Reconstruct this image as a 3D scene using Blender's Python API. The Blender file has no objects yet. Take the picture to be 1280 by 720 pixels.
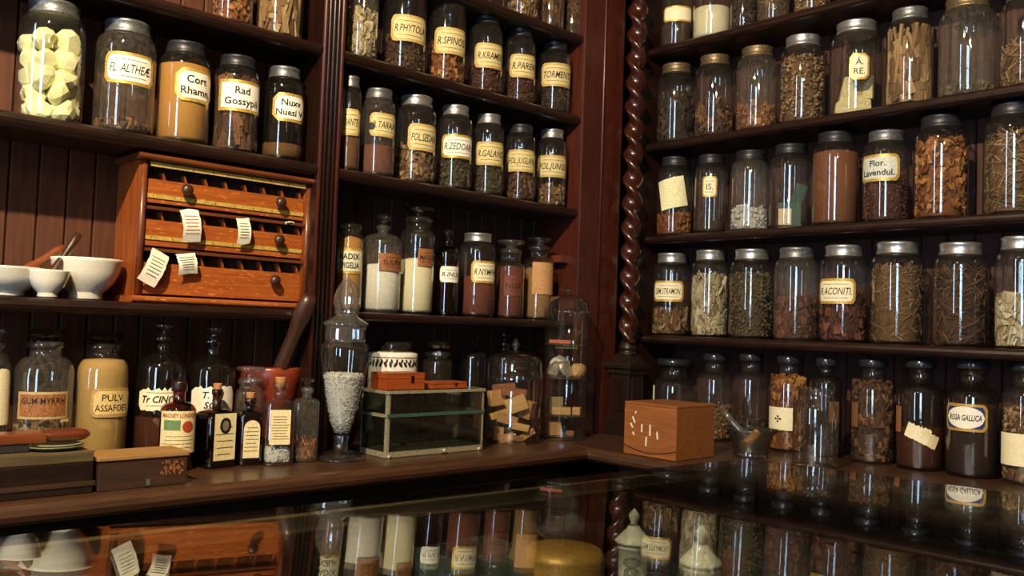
import bpy, bmesh, math, random
from mathutils import Vector, Matrix, Euler
PI = math.pi
sc = bpy.context.scene
COL = sc.collection
# ------------------------------------------------------------------ camera
EYE = 1.30
F = 1093.8
CP = Vector((-2.00824, -1.65135, EYE))
_yaw, _pit, _rol = .821655, .0448128, .0356538
_f = Vector((math.cos(_pit)*math.cos(_yaw), math.cos(_pit)*math.sin(_yaw), math.sin(_pit)))
_r = Vector((math.sin(_yaw), -math.cos(_yaw), 0)); _u = _r.cross(_f)
RGT = math.cos(_rol)*_r + math.sin(_rol)*_u
UPV = -math.sin(_rol)*_r + math.cos(_rol)*_u
FWD = _f
cam_d = bpy.data.cameras.new('camera'); cam = bpy.data.objects.new('camera', cam_d); COL.objects.link(cam)
cam_d.sensor_width = 36; cam_d.lens = F/1280*36; cam_d.clip_start = .02
m = Matrix((RGT, UPV, -FWD)).transposed().to_4x4(); m.translation = CP
cam.matrix_world = m
sc.camera = cam
# ------------------------------------------------------------------ world, light, exposure
w = bpy.data.worlds.new('sky'); sc.world = w; w.use_nodes = True
bg = w.node_tree.nodes['Background']; bg.inputs[0].default_value = (.50, .72, 1.0, 1); bg.inputs[1].default_value = 15.0
ROOM = dict(x0=-4.3, x1=.20, y0=-4.4, y1=.185, z1=3.35)
WINS = [(-3.25, -2.38, .42, 3.05), (-.70, -.36, .75, 3.05)]      # openings in the wall at x0: y0,y1,z0,z1
for (a, b, c, d) in WINS:
    l = bpy.data.lights.new('window_portal', 'AREA'); l.shape = 'RECTANGLE'; l.size = d-c; l.size_y = b-a
    l.cycles.is_portal = True
    o = bpy.data.objects.new('window_portal', l); COL.objects.link(o)
    o.location = (ROOM['x0']-.10, (a+b)/2, (c+d)/2); o.rotation_euler = (0, -PI/2, 0)
LAMPS = [(-2.35, -1.22, 2.70, 370), (-3.1, -3.0, 2.75, 25)]
sc.view_settings.view_transform = 'Standard'; sc.view_settings.look = 'None'
sc.view_settings.exposure = 0.0; sc.view_settings.gamma = 1; sc.view_settings.use_curve_mapping = False
sc.cycles.transparent_max_bounces = 40; sc.cycles.max_bounces = 10; sc.cycles.glossy_bounces = 5; sc.cycles.diffuse_bounces = 3
sc.cycles.sample_clamp_indirect = 6; sc.cycles.caustics_reflective = False; sc.cycles.caustics_refractive = False
sc.cycles.use_denoising = True

# ------------------------------------------------------------------ pixel -> place
def ray(x, y): return RGT*((x-640)/F) + UPV*(-(y-360)/F) + FWD
def onY(x, y, Y): d = ray(x, y); return CP + d*((Y-CP.y)/d.y)
def onX(x, y, X): d = ray(x, y); return CP + d*((X-CP.x)/d.x)
def onZ(x, y, Z): d = ray(x, y); return CP + d*((Z-CP.z)/d.z)
def depth(p): return (p-CP).dot(FWD)
def rad(px, w, p): return w/2*depth(p)*math.cos(math.atan((px-640)/F))/F

# ------------------------------------------------------------------ materials
def lin(c):
    out = []
    for v in c[:3]:
        v = v/255; out.append(v/12.92 if v <= .04045 else ((v+.055)/1.055)**2.4)
    return (*out, 1)
_M = {}
def newmat(name):
    mt = bpy.data.materials.new(name); mt.use_nodes = True
    nt = mt.node_tree; nt.nodes.clear()
    return mt, nt, nt.nodes.new('ShaderNodeOutputMaterial')
def N(nt, t, **k):
    n = nt.nodes.new('ShaderNode'+t)
    for a, v in k.items():
        if a.startswith('i_'): n.inputs[a[2:].replace('_', ' ')].default_value = v
        else: setattr(n, a, v)
    return n
def ramp(nt, cols, pos=None):
    r = N(nt, 'ValToRGB'); e = r.color_ramp.elements
    n = len(cols)
    while len(e) < n: e.new(.5)
    for i, c in enumerate(cols):
        e[i].position = (pos[i] if pos else i/(n-1)); e[i].color = lin(c)
    return r
def coords(nt, scale=(1, 1, 1), obj=False):
    tc = N(nt, 'TexCoord'); mp = N(nt, 'Mapping'); mp.inputs['Scale'].default_value = scale
    nt.links.new(tc.outputs['Object'], mp.inputs[0]); return mp
def plain(name, col, rough=.5, metal=0, var=.12, scale=60, bump=.0, coat=0, spec=.5):
    if name in _M: return _M[name]
    mt, nt, out = newmat(name); L = nt.links.new
    p = N(nt, 'BsdfPrincipled'); p.inputs['Roughness'].default_value = rough; p.inputs['Metallic'].default_value = metal
    p.inputs['Coat Weight'].default_value = coat; p.inputs['Specular IOR Level'].default_value = spec
    mp = coords(nt, (scale,)*3); nz = N(nt, 'TexNoise'); nz.inputs['Detail'].default_value = 5; L(mp.outputs[0], nz.inputs[0])
    lo = [max(0, c*(1-var)) for c in col]; hi = [min(255, c*(1+var)) for c in col]
    r = ramp(nt, [lo, hi], (.3, .7)); L(nz.outputs[0], r.inputs[0]); L(r.outputs[0], p.inputs['Base Color'])
    if bump:
        b = N(nt, 'Bump'); b.inputs['Strength'].default_value = bump; b.inputs['Distance'].default_value = .002
        L(nz.outputs[0], b.inputs['Height']); L(b.outputs[0], p.inputs['Normal'])
    L(p.outputs[0], out.inputs[0]); _M[name] = mt; return mt
def wood(name, dark, light, axis=2, rough=.32, coat=.3, scale=1.0, bump=.15, fleck=None):
    if name in _M: return _M[name]
    mt, nt, out = newmat(name); L = nt.links.new
    s = [26*scale]*3; s[axis] = 1.6*scale
    mp = coords(nt, s); nz = N(nt, 'TexNoise'); nz.inputs['Detail'].default_value = 7; nz.inputs['Roughness'].default_value = .62
    nz.inputs['Distortion'].default_value = .6; L(mp.outputs[0], nz.inputs[0])
    r = ramp(nt, [dark, [(a+b)/2 for a, b in zip(dark, light)], light], (.28, .5, .74)); L(nz.outputs[0], r.inputs[0])
    p = N(nt, 'BsdfPrincipled'); p.inputs['Coat Weight'].default_value = coat; p.inputs['Coat Roughness'].default_value = .22
    col = r.outputs[0]
    if fleck:
        s2 = [60, 60, 60]; s2[axis] = 14
        m2 = coords(nt, s2); m2.inputs['Rotation'].default_value = (.0, .55, 0)
        n2 = N(nt, 'TexNoise'); n2.inputs['Detail'].default_value = 2; L(m2.outputs[0], n2.inputs[0])
        r2 = ramp(nt, [(0, 0, 0), (255, 255, 255)], (.62, .70)); L(n2.outputs[0], r2.inputs[0])
        mx = N(nt, 'MixRGB'); L(r2.outputs[0], mx.inputs[0]); L(col, mx.inputs[1]); mx.inputs[2].default_value = lin(fleck); col = mx.outputs[0]
    L(col, p.inputs['Base Color'])
    m3 = coords(nt, (7, 7, 7)); n3 = N(nt, 'TexNoise'); n3.inputs['Detail'].default_value = 4; L(m3.outputs[0], n3.inputs[0])
    mr = N(nt, 'MapRange'); mr.inputs[3].default_value = rough-.08; mr.inputs[4].default_value = rough+.16; L(n3.outputs[0], mr.inputs[0]); L(mr.outputs[0], p.inputs['Roughness'])
    b = N(nt, 'Bump'); b.inputs['Strength'].default_value = bump; b.inputs['Distance'].default_value = .001; L(nz.outputs[0], b.inputs['Height']); L(b.outputs[0], p.inputs['Normal'])
    L(p.outputs[0], out.inputs[0]); _M[name] = mt; return mt
def glass(name, tint=(.96, .97, .96), edge=(.60, .62, .60), dust=.014, f0=.145, rough=.02, dustcol=(190, 180, 165), refl=1.0, power=4.2):
    """thin clear wall: see-through with a Schlick mirror coat and a little dust"""
    if name in _M: return _M[name]
    mt, nt, out = newmat(name); L = nt.links.new
    lw = N(nt, 'LayerWeight'); lw.inputs[0].default_value = .5
    pw = N(nt, 'Math', operation='POWER'); L(lw.outputs['Facing'], pw.inputs[0]); pw.inputs[1].default_value = power
    mr = N(nt, 'MapRange'); mr.inputs[3].default_value = f0; mr.inputs[4].default_value = refl; L(pw.outputs[0], mr.inputs[0])
    p2 = N(nt, 'Math', operation='POWER'); L(lw.outputs['Facing'], p2.inputs[0]); p2.inputs[1].default_value = 3.0
    mc = N(nt, 'MixRGB'); L(p2.outputs[0], mc.inputs[0]); mc.inputs[1].default_value = (*tint, 1); mc.inputs[2].default_value = (*edge, 1)
    tr = N(nt, 'BsdfTransparent'); L(mc.outputs[0], tr.inputs[0])
    gl = N(nt, 'BsdfGlossy'); gl.inputs['Roughness'].default_value = rough
    mx = N(nt, 'MixShader'); L(mr.outputs[0], mx.inputs[0]); L(tr.outputs[0], mx.inputs[1]); L(gl.outputs[0], mx.inputs[2])
    last = mx
    if dust:
        df = N(nt, 'BsdfDiffuse'); df.inputs[0].default_value = lin(dustcol)
        mp = coords(nt, (25,)*3); nz = N(nt, 'TexNoise'); nz.inputs['Detail'].default_value = 6; L(mp.outputs[0], nz.inputs[0])
        md = N(nt, 'MapRange'); md.inputs[1].default_value = .35; md.inputs[2].default_value = .7; md.inputs[3].default_value = dust*.5; md.inputs[4].default_value = dust*1.6; L(nz.outputs[0], md.inputs[0])
        m2 = N(nt, 'MixShader'); L(md.outputs[0], m2.inputs[0]); L(mx.outputs[0], m2.inputs[1]); L(df.outputs[0], m2.inputs[2]); last = m2
    L(last.outputs[0], out.inputs[0]); _M[name] = mt; return mt
def herb(cols, rough=.85, scale=90, soft=False):
    name = ('powder_' if soft else 'herb_')+'_'.join('%02x%02x%02x' % tuple(int(v) for v in c) for c in cols)
    if name in _M: return _M[name]
    mt, nt, out = newmat(name); L = nt.links.new
    at = N(nt, 'Attribute'); at.attribute_name = 'rnd'
    r = ramp(nt, cols); L(at.outputs['Fac'], r.inputs[0])
    mp = coords(nt, (scale,)*3); nz = N(nt, 'TexNoise'); nz.inputs['Detail'].default_value = 6; nz.inputs['Roughness'].default_value = .7; L(mp.outputs[0], nz.inputs[0])
    r2 = ramp(nt, [(120, 120, 120), (255, 255, 255)], (.3, .62)); L(nz.outputs[0], r2.inputs[0])
    mx = N(nt, 'MixRGB', blend_type='MULTIPLY'); mx.inputs[0].default_value = .3 if soft else .8; L(r.outputs[0], mx.inputs[1]); L(r2.outputs[0], mx.inputs[2])
    p = N(nt, 'BsdfPrincipled'); p.inputs['Roughness'].default_value = rough; L(mx.outputs[0], p.inputs['Base Color'])
    b = N(nt, 'Bump'); b.inputs['Strength'].default_value = .15 if soft else .5; b.inputs['Distance'].default_value = .002; L(nz.outputs[0], b.inputs['Height']); L(b.outputs[0], p.inputs['Normal'])
    L(p.outputs[0], out.inputs[0]); _M[name] = mt; return mt

MAH = lambda ax=2: wood('mahogany_%d' % ax, (18, 8, 5), (46, 21, 12), ax)
MAHR = wood('red_mahogany', (50, 18, 11), (86, 34, 20), 2, rough=.38)
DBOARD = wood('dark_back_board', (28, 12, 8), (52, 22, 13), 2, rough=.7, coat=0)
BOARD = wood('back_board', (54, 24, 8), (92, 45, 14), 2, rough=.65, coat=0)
BOARDR = wood('back_board_red', (40, 16, 11), (76, 32, 20), 2, rough=.65, coat=0)
COUNTER = lambda ax: wood('counter_%d' % ax, (46, 27, 16), (84, 53, 32), ax, rough=.38)
OAK = wood('orange_oak', (128, 62, 20), (178, 96, 36), 0, rough=.4, fleck=(206, 128, 58))
OAKV = wood('orange_oak_upright', (122, 58, 20), (172, 90, 34), 2, rough=.4)
DARKW = wood('black_wood', (20, 12, 9), (40, 24, 16), 0, rough=.35)
WALNUT = wood('walnut', (42, 24, 15), (78, 46, 28), 2, rough=.35)
SILVER = plain('silver_lid', (190, 190, 188), .34, .85, .1)
GREYM = plain('grey_lid', (118, 120, 122), .42, .75, .25)
BLACKM = plain('black_lid', (48, 48, 52), .4, .5, .3)
BRONZE = plain('bronze_lid', (120, 104, 78), .45, .7, .3)
BRASS = plain('brass', (176, 138, 62), .32, .9, .2)
TIN = plain('ochre_tin', (168, 130, 58), .45, .35, .15)
CREAM = plain('label_cream', (236, 226, 190), .6, 0, .05)
WHITEL = plain('label_white', (240, 236, 222), .6, 0, .04)
GOLD = plain('label_gold', (196, 158, 70), .38, .35, .2)
ORANGEL = plain('label_orange', (138, 88, 48), .6, 0, .25)
BLUEL = plain('label_blue', (40, 52, 120), .5, 0, .1)
INK = plain('ink', (14, 12, 12), .6, 0, 0)
INKR = plain('ink_red', (170, 60, 40), .6, 0, 0)
GREENL = plain('ink_green', (96, 128, 84), .6, 0, .1)
PORC = plain('porcelain', (232, 228, 214), .16, 0, .03, coat=.5)
CORK = plain('cork', (168, 116, 70), .85, 0, .25, 120, .4)
GL = glass('jar_glass')
GLD = glass('dusty_jar_glass', dust=.05)
GLC = glass('crystal_glass', tint=(.97, .98, .97), edge=(.42, .45, .43), dust=.010, f0=.18)
GLB = glass('dark_bottle_glass', tint=(.62, .60, .56), edge=(.3, .3, .28), dust=.008)
AMB = glass('amber_glass', tint=(.50, .14, .035), edge=(.2, .05, .01), dust=.0)
GLF = glass('cut_crystal', tint=(.88, .90, .89), edge=(.35, .38, .36), dust=.05, f0=.28, dustcol=(220, 215, 205))
DKB = glass('near_black_glass', tint=(.30, .17, .10), edge=(.1, .06, .03), dust=.0)
TOPG = glass('display_glass', tint=(.93, .96, .94), edge=(.8, .85, .82), dust=.0, f0=.04, rough=.003, power=3.9)
PANE = glass('window_glass', dust=.01, f0=.06)

# ------------------------------------------------------------------ mesh helpers
class MB:
    def __init__(s): s.v = []; s.f = []; s.mi = []; s.rnd = []; s.sm = []
    def face(s, idx, mi=0, rnd=.5, sm=False): s.f.append(idx); s.mi.append(mi); s.rnd.append(rnd); s.sm.append(sm)
    def box(s, c, size, rot=None, mi=0, rnd=.5, taper=1.0):
        b = len(s.v); hx, hy, hz = size[0]/2, size[1]/2, size[2]/2
        for k, (x, y, z) in enumerate(((-1, -1, -1), (1, -1, -1), (1, 1, -1), (-1, 1, -1), (-1, -1, 1), (1, -1, 1), (1, 1, 1), (-1, 1, 1))):
            t = taper if z > 0 else 1
            p = Vector((x*hx*t, y*hy*t, z*hz))
            if rot is not None: p = rot @ p
            s.v.append((c[0]+p.x, c[1]+p.y, c[2]+p.z))
        for q in ((0, 3, 2, 1), (4, 5, 6, 7), (0, 1, 5, 4), (1, 2, 6, 5), (2, 3, 7, 6), (3, 0, 4, 7)): s.face([b+i for i in q], mi, rnd)
        return s
    def span(s, x0, x1, y0, y1, z0, z1, mi=0): return s.box(((x0+x1)/2, (y0+y1)/2, (z0+z1)/2), (x1-x0, y1-y0, z1-z0), mi=mi)
    def lathe(s, prof, seg=28, mi=0, c=(0, 0, 0), rot=None, sm=True, rnd=.5, mod=None, cap0=True, cap1=True):
        b0 = len(s.v); n = len(prof)
        for (r, z) in prof:
            for k in range(seg):
                a = 2*PI*k/seg; rr = r*(mod(a, z) if mod else 1)
                p = Vector((rr*math.cos(a), rr*math.sin(a), z))
                if rot is not None: p = rot @ p
                s.v.append((c[0]+p.x, c[1]+p.y, c[2]+p.z))
        for i in range(n-1):
            for k in range(seg):
                a, b = b0+i*seg+k, b0+i*seg+(k+1) % seg
                s.face([a, b, b+seg, a+seg], mi, rnd, sm)
        if cap0 and prof[0][0] > 0: s.face([b0+k for k in range(seg)][::-1], mi, rnd)
        if cap1 and prof[-1][0] > 0: s.face([b0+(n-1)*seg+k for k in range(seg)], mi, rnd)
        return s
    def tube(s, pts, r, seg=8, mi=0):
        b0 = len(s.v); n = len(pts); pts = [Vector(p) for p in pts]
        rs = r if isinstance(r, (list, tuple)) else [r]*n
        for i, p in enumerate(pts):
            d = (pts[min(i+1, n-1)]-pts[max(i-1, 0)]).normalized()
            a = d.cross(Vector((0, 0, 1)) if abs(d.z) < .9 else Vector((1, 0, 0))).normalized(); bb = d.cross(a)
            for k in range(seg):
                t = 2*PI*k/seg; q = p+(a*math.cos(t)+bb*math.sin(t))*rs[i]; s.v.append(tuple(q))
        for i in range(n-1):
            for k in range(seg):
                a, b = b0+i*seg+k, b0+i*seg+(k+1) % seg
                s.face([a, b, b+seg, a+seg], mi, .5, True)
        s.face([b0+k for k in range(seg)][::-1], mi); s.face([b0+(n-1)*seg+k for k in range(seg)], mi)
        return s
    def prism(s, poly, z0, z1, plane='xy', mi=0):
        """extrude a 2-D outline; plane 'yz' extrudes along x, 'xz' along y, 'xy' along z"""
        b = len(s.v); n = len(poly)
        for t in (z0, z1):
            for (p, q) in poly: s.v.append({'xy': (p, q, t), 'yz': (t, p, q), 'xz': (p, t, q)}[plane])
        s.face([b+k for k in range(n)][::-1], mi); s.face([b+n+k for k in range(n)], mi)
        for k in range(n): s.face([b+k, b+(k+1) % n, b+n+(k+1) % n, b+n+k], mi)
        return s
    def mesh(s, name, mats, bevel=0, fix=True):
        me = bpy.data.meshes.new(name); me.from_pydata(s.v, [], s.f)
        for mt in (mats if isinstance(mats, (list, tuple)) else [mats]): me.materials.append(mt)
        me.polygons.foreach_set('material_index', s.mi)
        me.polygons.foreach_set('use_smooth', s.sm)
        a = me.attributes.new('rnd', 'FLOAT', 'FACE'); a.data.foreach_set('value', s.rnd)
        if bevel or fix:
            bm = bmesh.new(); bm.from_mesh(me)
            if fix: bmesh.ops.recalc_face_normals(bm, faces=bm.faces)
            if bevel: bmesh.ops.bevel(bm, geom=[e for e in bm.edges if e.is_manifold and e.calc_face_angle(0) > .5], offset=bevel, segments=2, affect='EDGES', profile=.6)
            bm.to_mesh(me); bm.free()
        me.update(); return me
    def obj(s, name, mats, parent=None, bevel=0, fix=True): return link(name, s.mesh(name, mats, bevel, fix), parent)
def link(name, me, parent=None, loc=None):
    o = bpy.data.objects.new(name, me); COL.objects.link(o)
    if parent is not None: o.parent = parent
    if loc is not None: o.location = loc
    return o
def tag(o, label=None, cat=None, group=None, kind=None):
    if label: o['label'] = label
    if cat: o['category'] = cat
    if group: o['group'] = group
    if kind: o['kind'] = kind
    return o
def thing(name, loc, label, cat, group=None, rz=0):
    o = bpy.data.objects.new(name, None); o.empty_display_size = .05; COL.objects.link(o)
    o.location = loc; o.rotation_euler = (0, 0, rz); return tag(o, label, cat, group)
_T = {}
def text2d(s, shear=0., bold=0.):
    k = (s, shear, bold)
    if k in _T: return _T[k]
    cu = bpy.data.curves.new('lettering', 'FONT'); cu.body = s; cu.size = 1; cu.shear = shear; cu.offset = bold
    cu.align_x = 'CENTER'; cu.resolution_u = 2
    ob = bpy.data.objects.new('lettering', cu); COL.objects.link(ob)
    dg = bpy.context.evaluated_depsgraph_get(); me = bpy.data.meshes.new_from_object(ob.evaluated_get(dg))
    v = [(p.co.x, p.co.y) for p in me.vertices]; f = [tuple(p.vertices) for p in me.polygons]
    bpy.data.objects.remove(ob); bpy.data.meshes.remove(me); bpy.data.curves.remove(cu)
    _T[k] = (v, f); return _T[k]
def cyl(r, zc, th): return lambda u, v, o: ((r+o)*math.cos(th+u/r), (r+o)*math.sin(th+u/r), zc+v)
def flat(o0, ex, ez, en):
    o0, ex, ez, en = Vector(o0), Vector(ex), Vector(ez), Vector(en)
    return lambda u, v, o: tuple(o0+ex*u+ez*v+en*o)
def outline(shape, hw, hh):
    """upper edge v(u) of the shape for u in -hw..hw, and lower edge"""
    def ve(u):
        u = abs(u)
        if shape == 'oval': return hh*math.sqrt(max(0, 1-(u/hw)**2))
        if shape == 'cut':
            c = min(hh, hw)*.42
            return hh-max(0, u-(hw-c))
        if shape == 'square': return hh
        if shape == 'arch':
            c = min(hw, hh)
            return hh-c+math.sqrt(max(0, c*c-u*u))
        c = min(hh, hw)*.38
        d = max(0, u-(hw-c)); return hh-c+math.sqrt(max(0, c*c-d*d))
    return ve
def patch(mb, mapf, hw, hh, shape, off, mi=0, tilt=0, cu=0, cv=0, torn=0, cols=18, seed=1):
    ve = outline(shape, hw, hh); b = len(mb.v); rg = random.Random(seed)
    for i in range(cols+1):
        u = hw*(2*i/cols-1)*.9999; t = ve(u); bo = -t
        if shape == 'arch': bo = -hh
        if torn: t -= torn*rg.random()*hh; bo += torn*.35*rg.random()*hh
        for v in (bo, t):
            x, y = cu+u, cv+v
            mb.v.append(mapf(x*math.cos(tilt)-y*math.sin(tilt), x*math.sin(tilt)+y*math.cos(tilt), off))
    for i in range(cols): mb.face([b+2*i, b+2*i+2, b+2*i+3, b+2*i+1], mi)
def letters(mb, mapf, s, size, cu, cv, off, tilt=0, shear=0, bold=.0, maxw=None):
    v, f = text2d(s, shear, bold)
    if not v: return
    x0 = min(p[0] for p in v); x1 = max(p[0] for p in v); xm = (x0+x1)/2
    sx = size
    if maxw and (x1-x0)*size > maxw: sx = maxw/(x1-x0)
    b = len(mb.v)
    for (x, y) in v:
        X, Y = cu+(x-xm)*sx, cv+(y-.35)*size
        mb.v.append(mapf(X*math.cos(tilt)-Y*math.sin(tilt), X*math.sin(tilt)+Y*math.cos(tilt), off))
    for q in f: mb.face([b+i for i in q])
def make_label(parent, mapf, w, h, lines=(), shape='round', face=CREAM, rim=GOLD, tilt=0, shear=.0, torn=0, ink=INK, rules=True, seed=1, name='label', bold=.005, tw=.80):
    mb = MB(); hw, hh = w/2, h/2
    if rim:
        patch(mb, mapf, hw, hh, shape, .0007, 0, tilt, torn=torn, seed=seed)
        k = .10*min(w, h); patch(mb, mapf, hw-k, hh-k, shape, .0011, 1, tilt, torn=torn, seed=seed)
    else: patch(mb, mapf, hw, hh, shape, .0009, 1, tilt, torn=torn, seed=seed)
    lb = mb.obj(name, [rim or face, face], parent, fix=False)
    if lines:
        tx = MB(); n = len(lines); lh = h*.70/max(n, 1)
        sz = min(lh*.92, h*.40)
        for i, s in enumerate(lines):
            letters(tx, mapf, s, sz, 0, (n-1)/2*lh-i*lh, .0016, tilt, shear, bold, w*tw)
        if rules and n == 1:
            for dv in (.27, -.27):
                patch(tx, mapf, hw*.62, h*.008, 'square', .0015, 0, tilt, 0, h*dv, cols=8)
        tx.obj('lettering', ink, lb, fix=False)
    return lb

# ------------------------------------------------------------------ jar contents (too many scraps to count)
def contents(parent, r, z0, h, kind, cols, seed, size=1.0, n=None, profile=None):
    rg = random.Random(seed); mb = MB(); mat = herb(cols, soft=(kind == 'powder'))
    if kind == 'powder':
        prof = [(r*.9, z0), (r, z0+.006), (r, z0+h*.97), (r*.7, z0+h*1.0), (r*.3, z0+h*1.02), (0.001, z0+h*1.03)]
        ph = rg.random()*6
        mb.lathe(prof, 28, mod=lambda a, z: 1 if z < z0+h*.9 else 1, rnd=.5)
        for i in range(60):        # grains pressed on the glass
            a = rg.random()*2*PI; z = z0+.004+rg.random()*(h*.92); q = .0016+.0025*rg.random()
            mb.box((r*.99*math.cos(a), r*.99*math.sin(a), z), (q*size, q*size, q*size), Euler((rg.random()*6, rg.random()*6, a)).to_matrix(), rnd=rg.uniform(.3, .75))
    else:
        mb.lathe([(r*.8, z0), (r*.82, z0+.004), (r*.82, z0+h*.9), (r*.5, z0+h*.97), (.001, z0+h*.98)], 20, rnd=.15)
        n = n or int({'chips': 420, 'straw': 420, 'flakes': 430, 'bark': 130, 'fine': 640, 'curls': 320}[kind]*max(.35, min(1.1, h/.15))/(min(1, size) if kind == 'straw' else 1))
        for i in range(n):
            top = rg.random() < .16
            a = rg.random()*2*PI
            if top: rr = r*.9*math.sqrt(rg.random()); z = z0+h*(.93+.09*rg.random())
            else: rr = r*(.84+.12*rg.random()); z = z0+.004+rg.random()*(h-.006)
            e = Euler((rg.random()*6.28, rg.random()*6.28, rg.random()*6.28)).to_matrix()
            if kind == 'chips': sz = [.012*size*(.5+rg.random()), .008*size*(.5+rg.random()), .0035*size]
            elif kind == 'fine': sz = [.0055*size*(.5+rg.random()), .004*size, .003*size]
            elif kind == 'straw':
                sz = [.034*size*(.4+rg.random()), .0018*size*(.7+rg.random()), .0018*size]
                e = (Matrix.Rotation(a+PI/2+rg.uniform(-.5, .5), 3, 'Z') @ Matrix.Rotation(rg.uniform(-1.2, 1.2), 3, 'Y'))
            elif kind in ('flakes', 'curls'):
                q = .016*size*(.5+rg.random()); sz = [q, q*rg.uniform(.35, .9), .0016*size]
                e = Matrix.Rotation(a, 3, 'Z') @ Euler((rg.uniform(-.9, .9), PI/2+rg.uniform(-.9, .9), rg.uniform(-3, 3))).to_matrix()
            else:
                sz = [.005*size, .012*size*(.5+rg.random()), min(h*.8, .075*size*(.5+rg.random()))]
                z = min(z, z0+h-sz[2]*.4); z = max(z, z0+sz[2]*.45)
                sz[1] *= rg.uniform(.4, 1); e = Matrix.Rotation(a+rg.uniform(-.4, .4), 3, 'Z') @ Euler((rg.uniform(-.35, .35), rg.uniform(-.1, .1), 0)).to_matrix()
            mb.box((rr*math.cos(a), rr*math.sin(a), z), sz, e, rnd=rg.random(), taper=rg.uniform(.6, 1))
    lim = r*1.0
    for i, (x, y, z) in enumerate(mb.v):
        d = math.hypot(x, y)
        if d > lim: x, y = x*lim/d, y*lim/d
        mb.v[i] = (x, y, max(z, z0))
    o = mb.obj('contents', mat, parent, fix=False); o['kind'] = 'stuff'
    return o

def lid_mesh(mb, r, z0, z1, knurl=True):
    h = z1-z0
    mb.lathe([(r*.96, z0), (r, z0+h*.06), (r, z0+h*.16), (r*.965, z0+h*.24), (r*.965, z0+h*.72), (r, z0+h*.80), (r*.985, z0+h*.93), (r*.93, z1), (r*.8, z1), (r*.76, z1-h*.06), (.0005, z1-h*.06)], 36,
             mod=(lambda a, z: 1-.012*(math.cos(a*36) > 0)) if knurl else None, cap1=False)

SHELF = dict(A=EYE+.597, B=EYE+.336, C=EYE+.022, D=EYE+.826, R1=EYE+.834, R2=EYE+.552, R3=EYE+.280, R4=EYE-.008)
ZC = EYE-.29          # counter top
ZG = EYE-.245         # display-case glass
LIDS = dict(s=SILVER, g=GREYM, k=BLACKM, b=BRONZE)
FACING = {}
def place(side, cx, w, ym, gap=.018):
    d = .07
    for _ in range(6):
        p = onY(cx, ym, d) if side == 'L' else onX(cx, ym, d)
        r = rad(cx, w, p); d = r+gap
    return p, r
def view_az(p): return math.atan2(CP.y-p.y, CP.x-p.x)
def side_map(p, r, cx, w, lx, ly, lw, lh, zbase):
    """label rectangle in the photograph -> place on the round wall"""
    o1 = max(-.97, (lx-lw/2-cx)/(w/2)); o2 = min(.97, (lx+lw/2-cx)/(w/2))
    t1, t2 = math.asin(o1), math.asin(o2); A = view_az(p)
    th = A+(t1+t2)/2; arc = (t2-t1)*r
    s = Vector((p.x+r*math.cos(th), p.y+r*math.sin(th), 0)); dd = depth(Vector((s.x, s.y, EYE)))
    y0 = onD(lx, ly, dd)
    return cyl(r, y0-zbase, th), arc, lh*dd/F
def onD(x, y, dd): return (CP+ray(x, y)*dd).z

def jar(side, shelf, cx, w, yt, yb, lid, cont, lab, desc, group, gl=None, gap=.018, dusty=False, name='apothecary_jar', lidf=.125, z_off=0):
    zs = SHELF[shelf] if isinstance(shelf, str) else shelf
    p, r = place(side, cx, w, (yt+yb)/2, gap)
    dd = depth(Vector((p.x, p.y, EYE)))
    h = onD(cx, yt, dd)-zs
    h = max(.12, min(h, .30))
    t = thing(name, (p.x, p.y, zs+.0005), desc, 'jar', group)
    nk = .74*r; zt = h*(1-lidf)
    g = gl or (GLD if dusty else GL)
    MB().lathe([(.001, .003), (r*.80, .003), (r*.86, 0), (r*.95, .003), (r, .012), (r, zt-.028), (r*.985, zt-.018), (r*.94, zt-.009), (r*.86, zt-.003), (nk, zt), (nk*.985, zt+.004), (nk*.985, h-.003)], 36, cap0=False, cap1=False).obj('glass_body', g, t, fix=False)
    lm = MB(); lid_mesh(lm, nk*1.06, zt+.001, h); lm.obj('lid', LIDS[lid], t, fix=False)
    if cont:
        kind, cols, fill = cont[:3]
        contents(t, r*.955, .006, min((zt-.012)*fill, zt-(.022 if kind == 'powder' else .034)), kind, cols, hash_(desc), cont[3] if len(cont) > 3 else 1.0)
    if lab:
        lx, ly, lw, lh, lines = lab[:5]; kw = lab[5] if len(lab) > 5 else {}
        mp, arc, hh = side_map(p, r, cx, w, lx, ly, lw, lh, zs)
        make_label(t, mp, arc, hh, lines, **kw)
    return t, p, r, h
def hash_(s):
    v = 7
    for ch in s: v = (v*31+ord(ch)) % 1000003
    return v

# ================================================================== THE ROOM
X0, X1, Y0, Y1, Z1 = ROOM['x0'], ROOM['x1'], ROOM['y0'], ROOM['y1'], ROOM['z1']
PLASTER = plain('plaster', (74, 58, 44), .9, 0, .08, 4)
FLOORW = wood('floor_wood', (46, 28, 17), (86, 56, 34), 1, rough=.45)
fl = tag(MB().span(X0-.15, X1+.15, Y0-.15, Y1+.15, -.06, -.02).obj('floor', FLOORW), kind='structure')
pl = MB().span(0, .148, 0, 1.49, 0, .02).mesh('floor_plank', FLOORW, .002)
for i in range(30):
    for j in range(4):
        yy = Y0-.7+j*1.495+(.75 if i % 2 else 0)*.9
        if yy+1.49 < Y0 or yy > Y1-.05: continue
        o = link('floor_plank', pl, fl, (X0+i*.15, max(yy, Y0), -.02))
        if yy < Y0: o.scale = (1, (1.49+yy-Y0)/1.49, 1)
        if yy+1.49 > Y1: o.scale = (1, (Y1-yy)/1.49, 1)
tag(MB().span(X0-.15, X1+.15, Y0-.15, Y1+.15, Z1, Z1+.1).obj('ceiling', plain('ceiling_paint', (96, 84, 68), .9, 0, .05, 4)), kind='structure')
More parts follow.
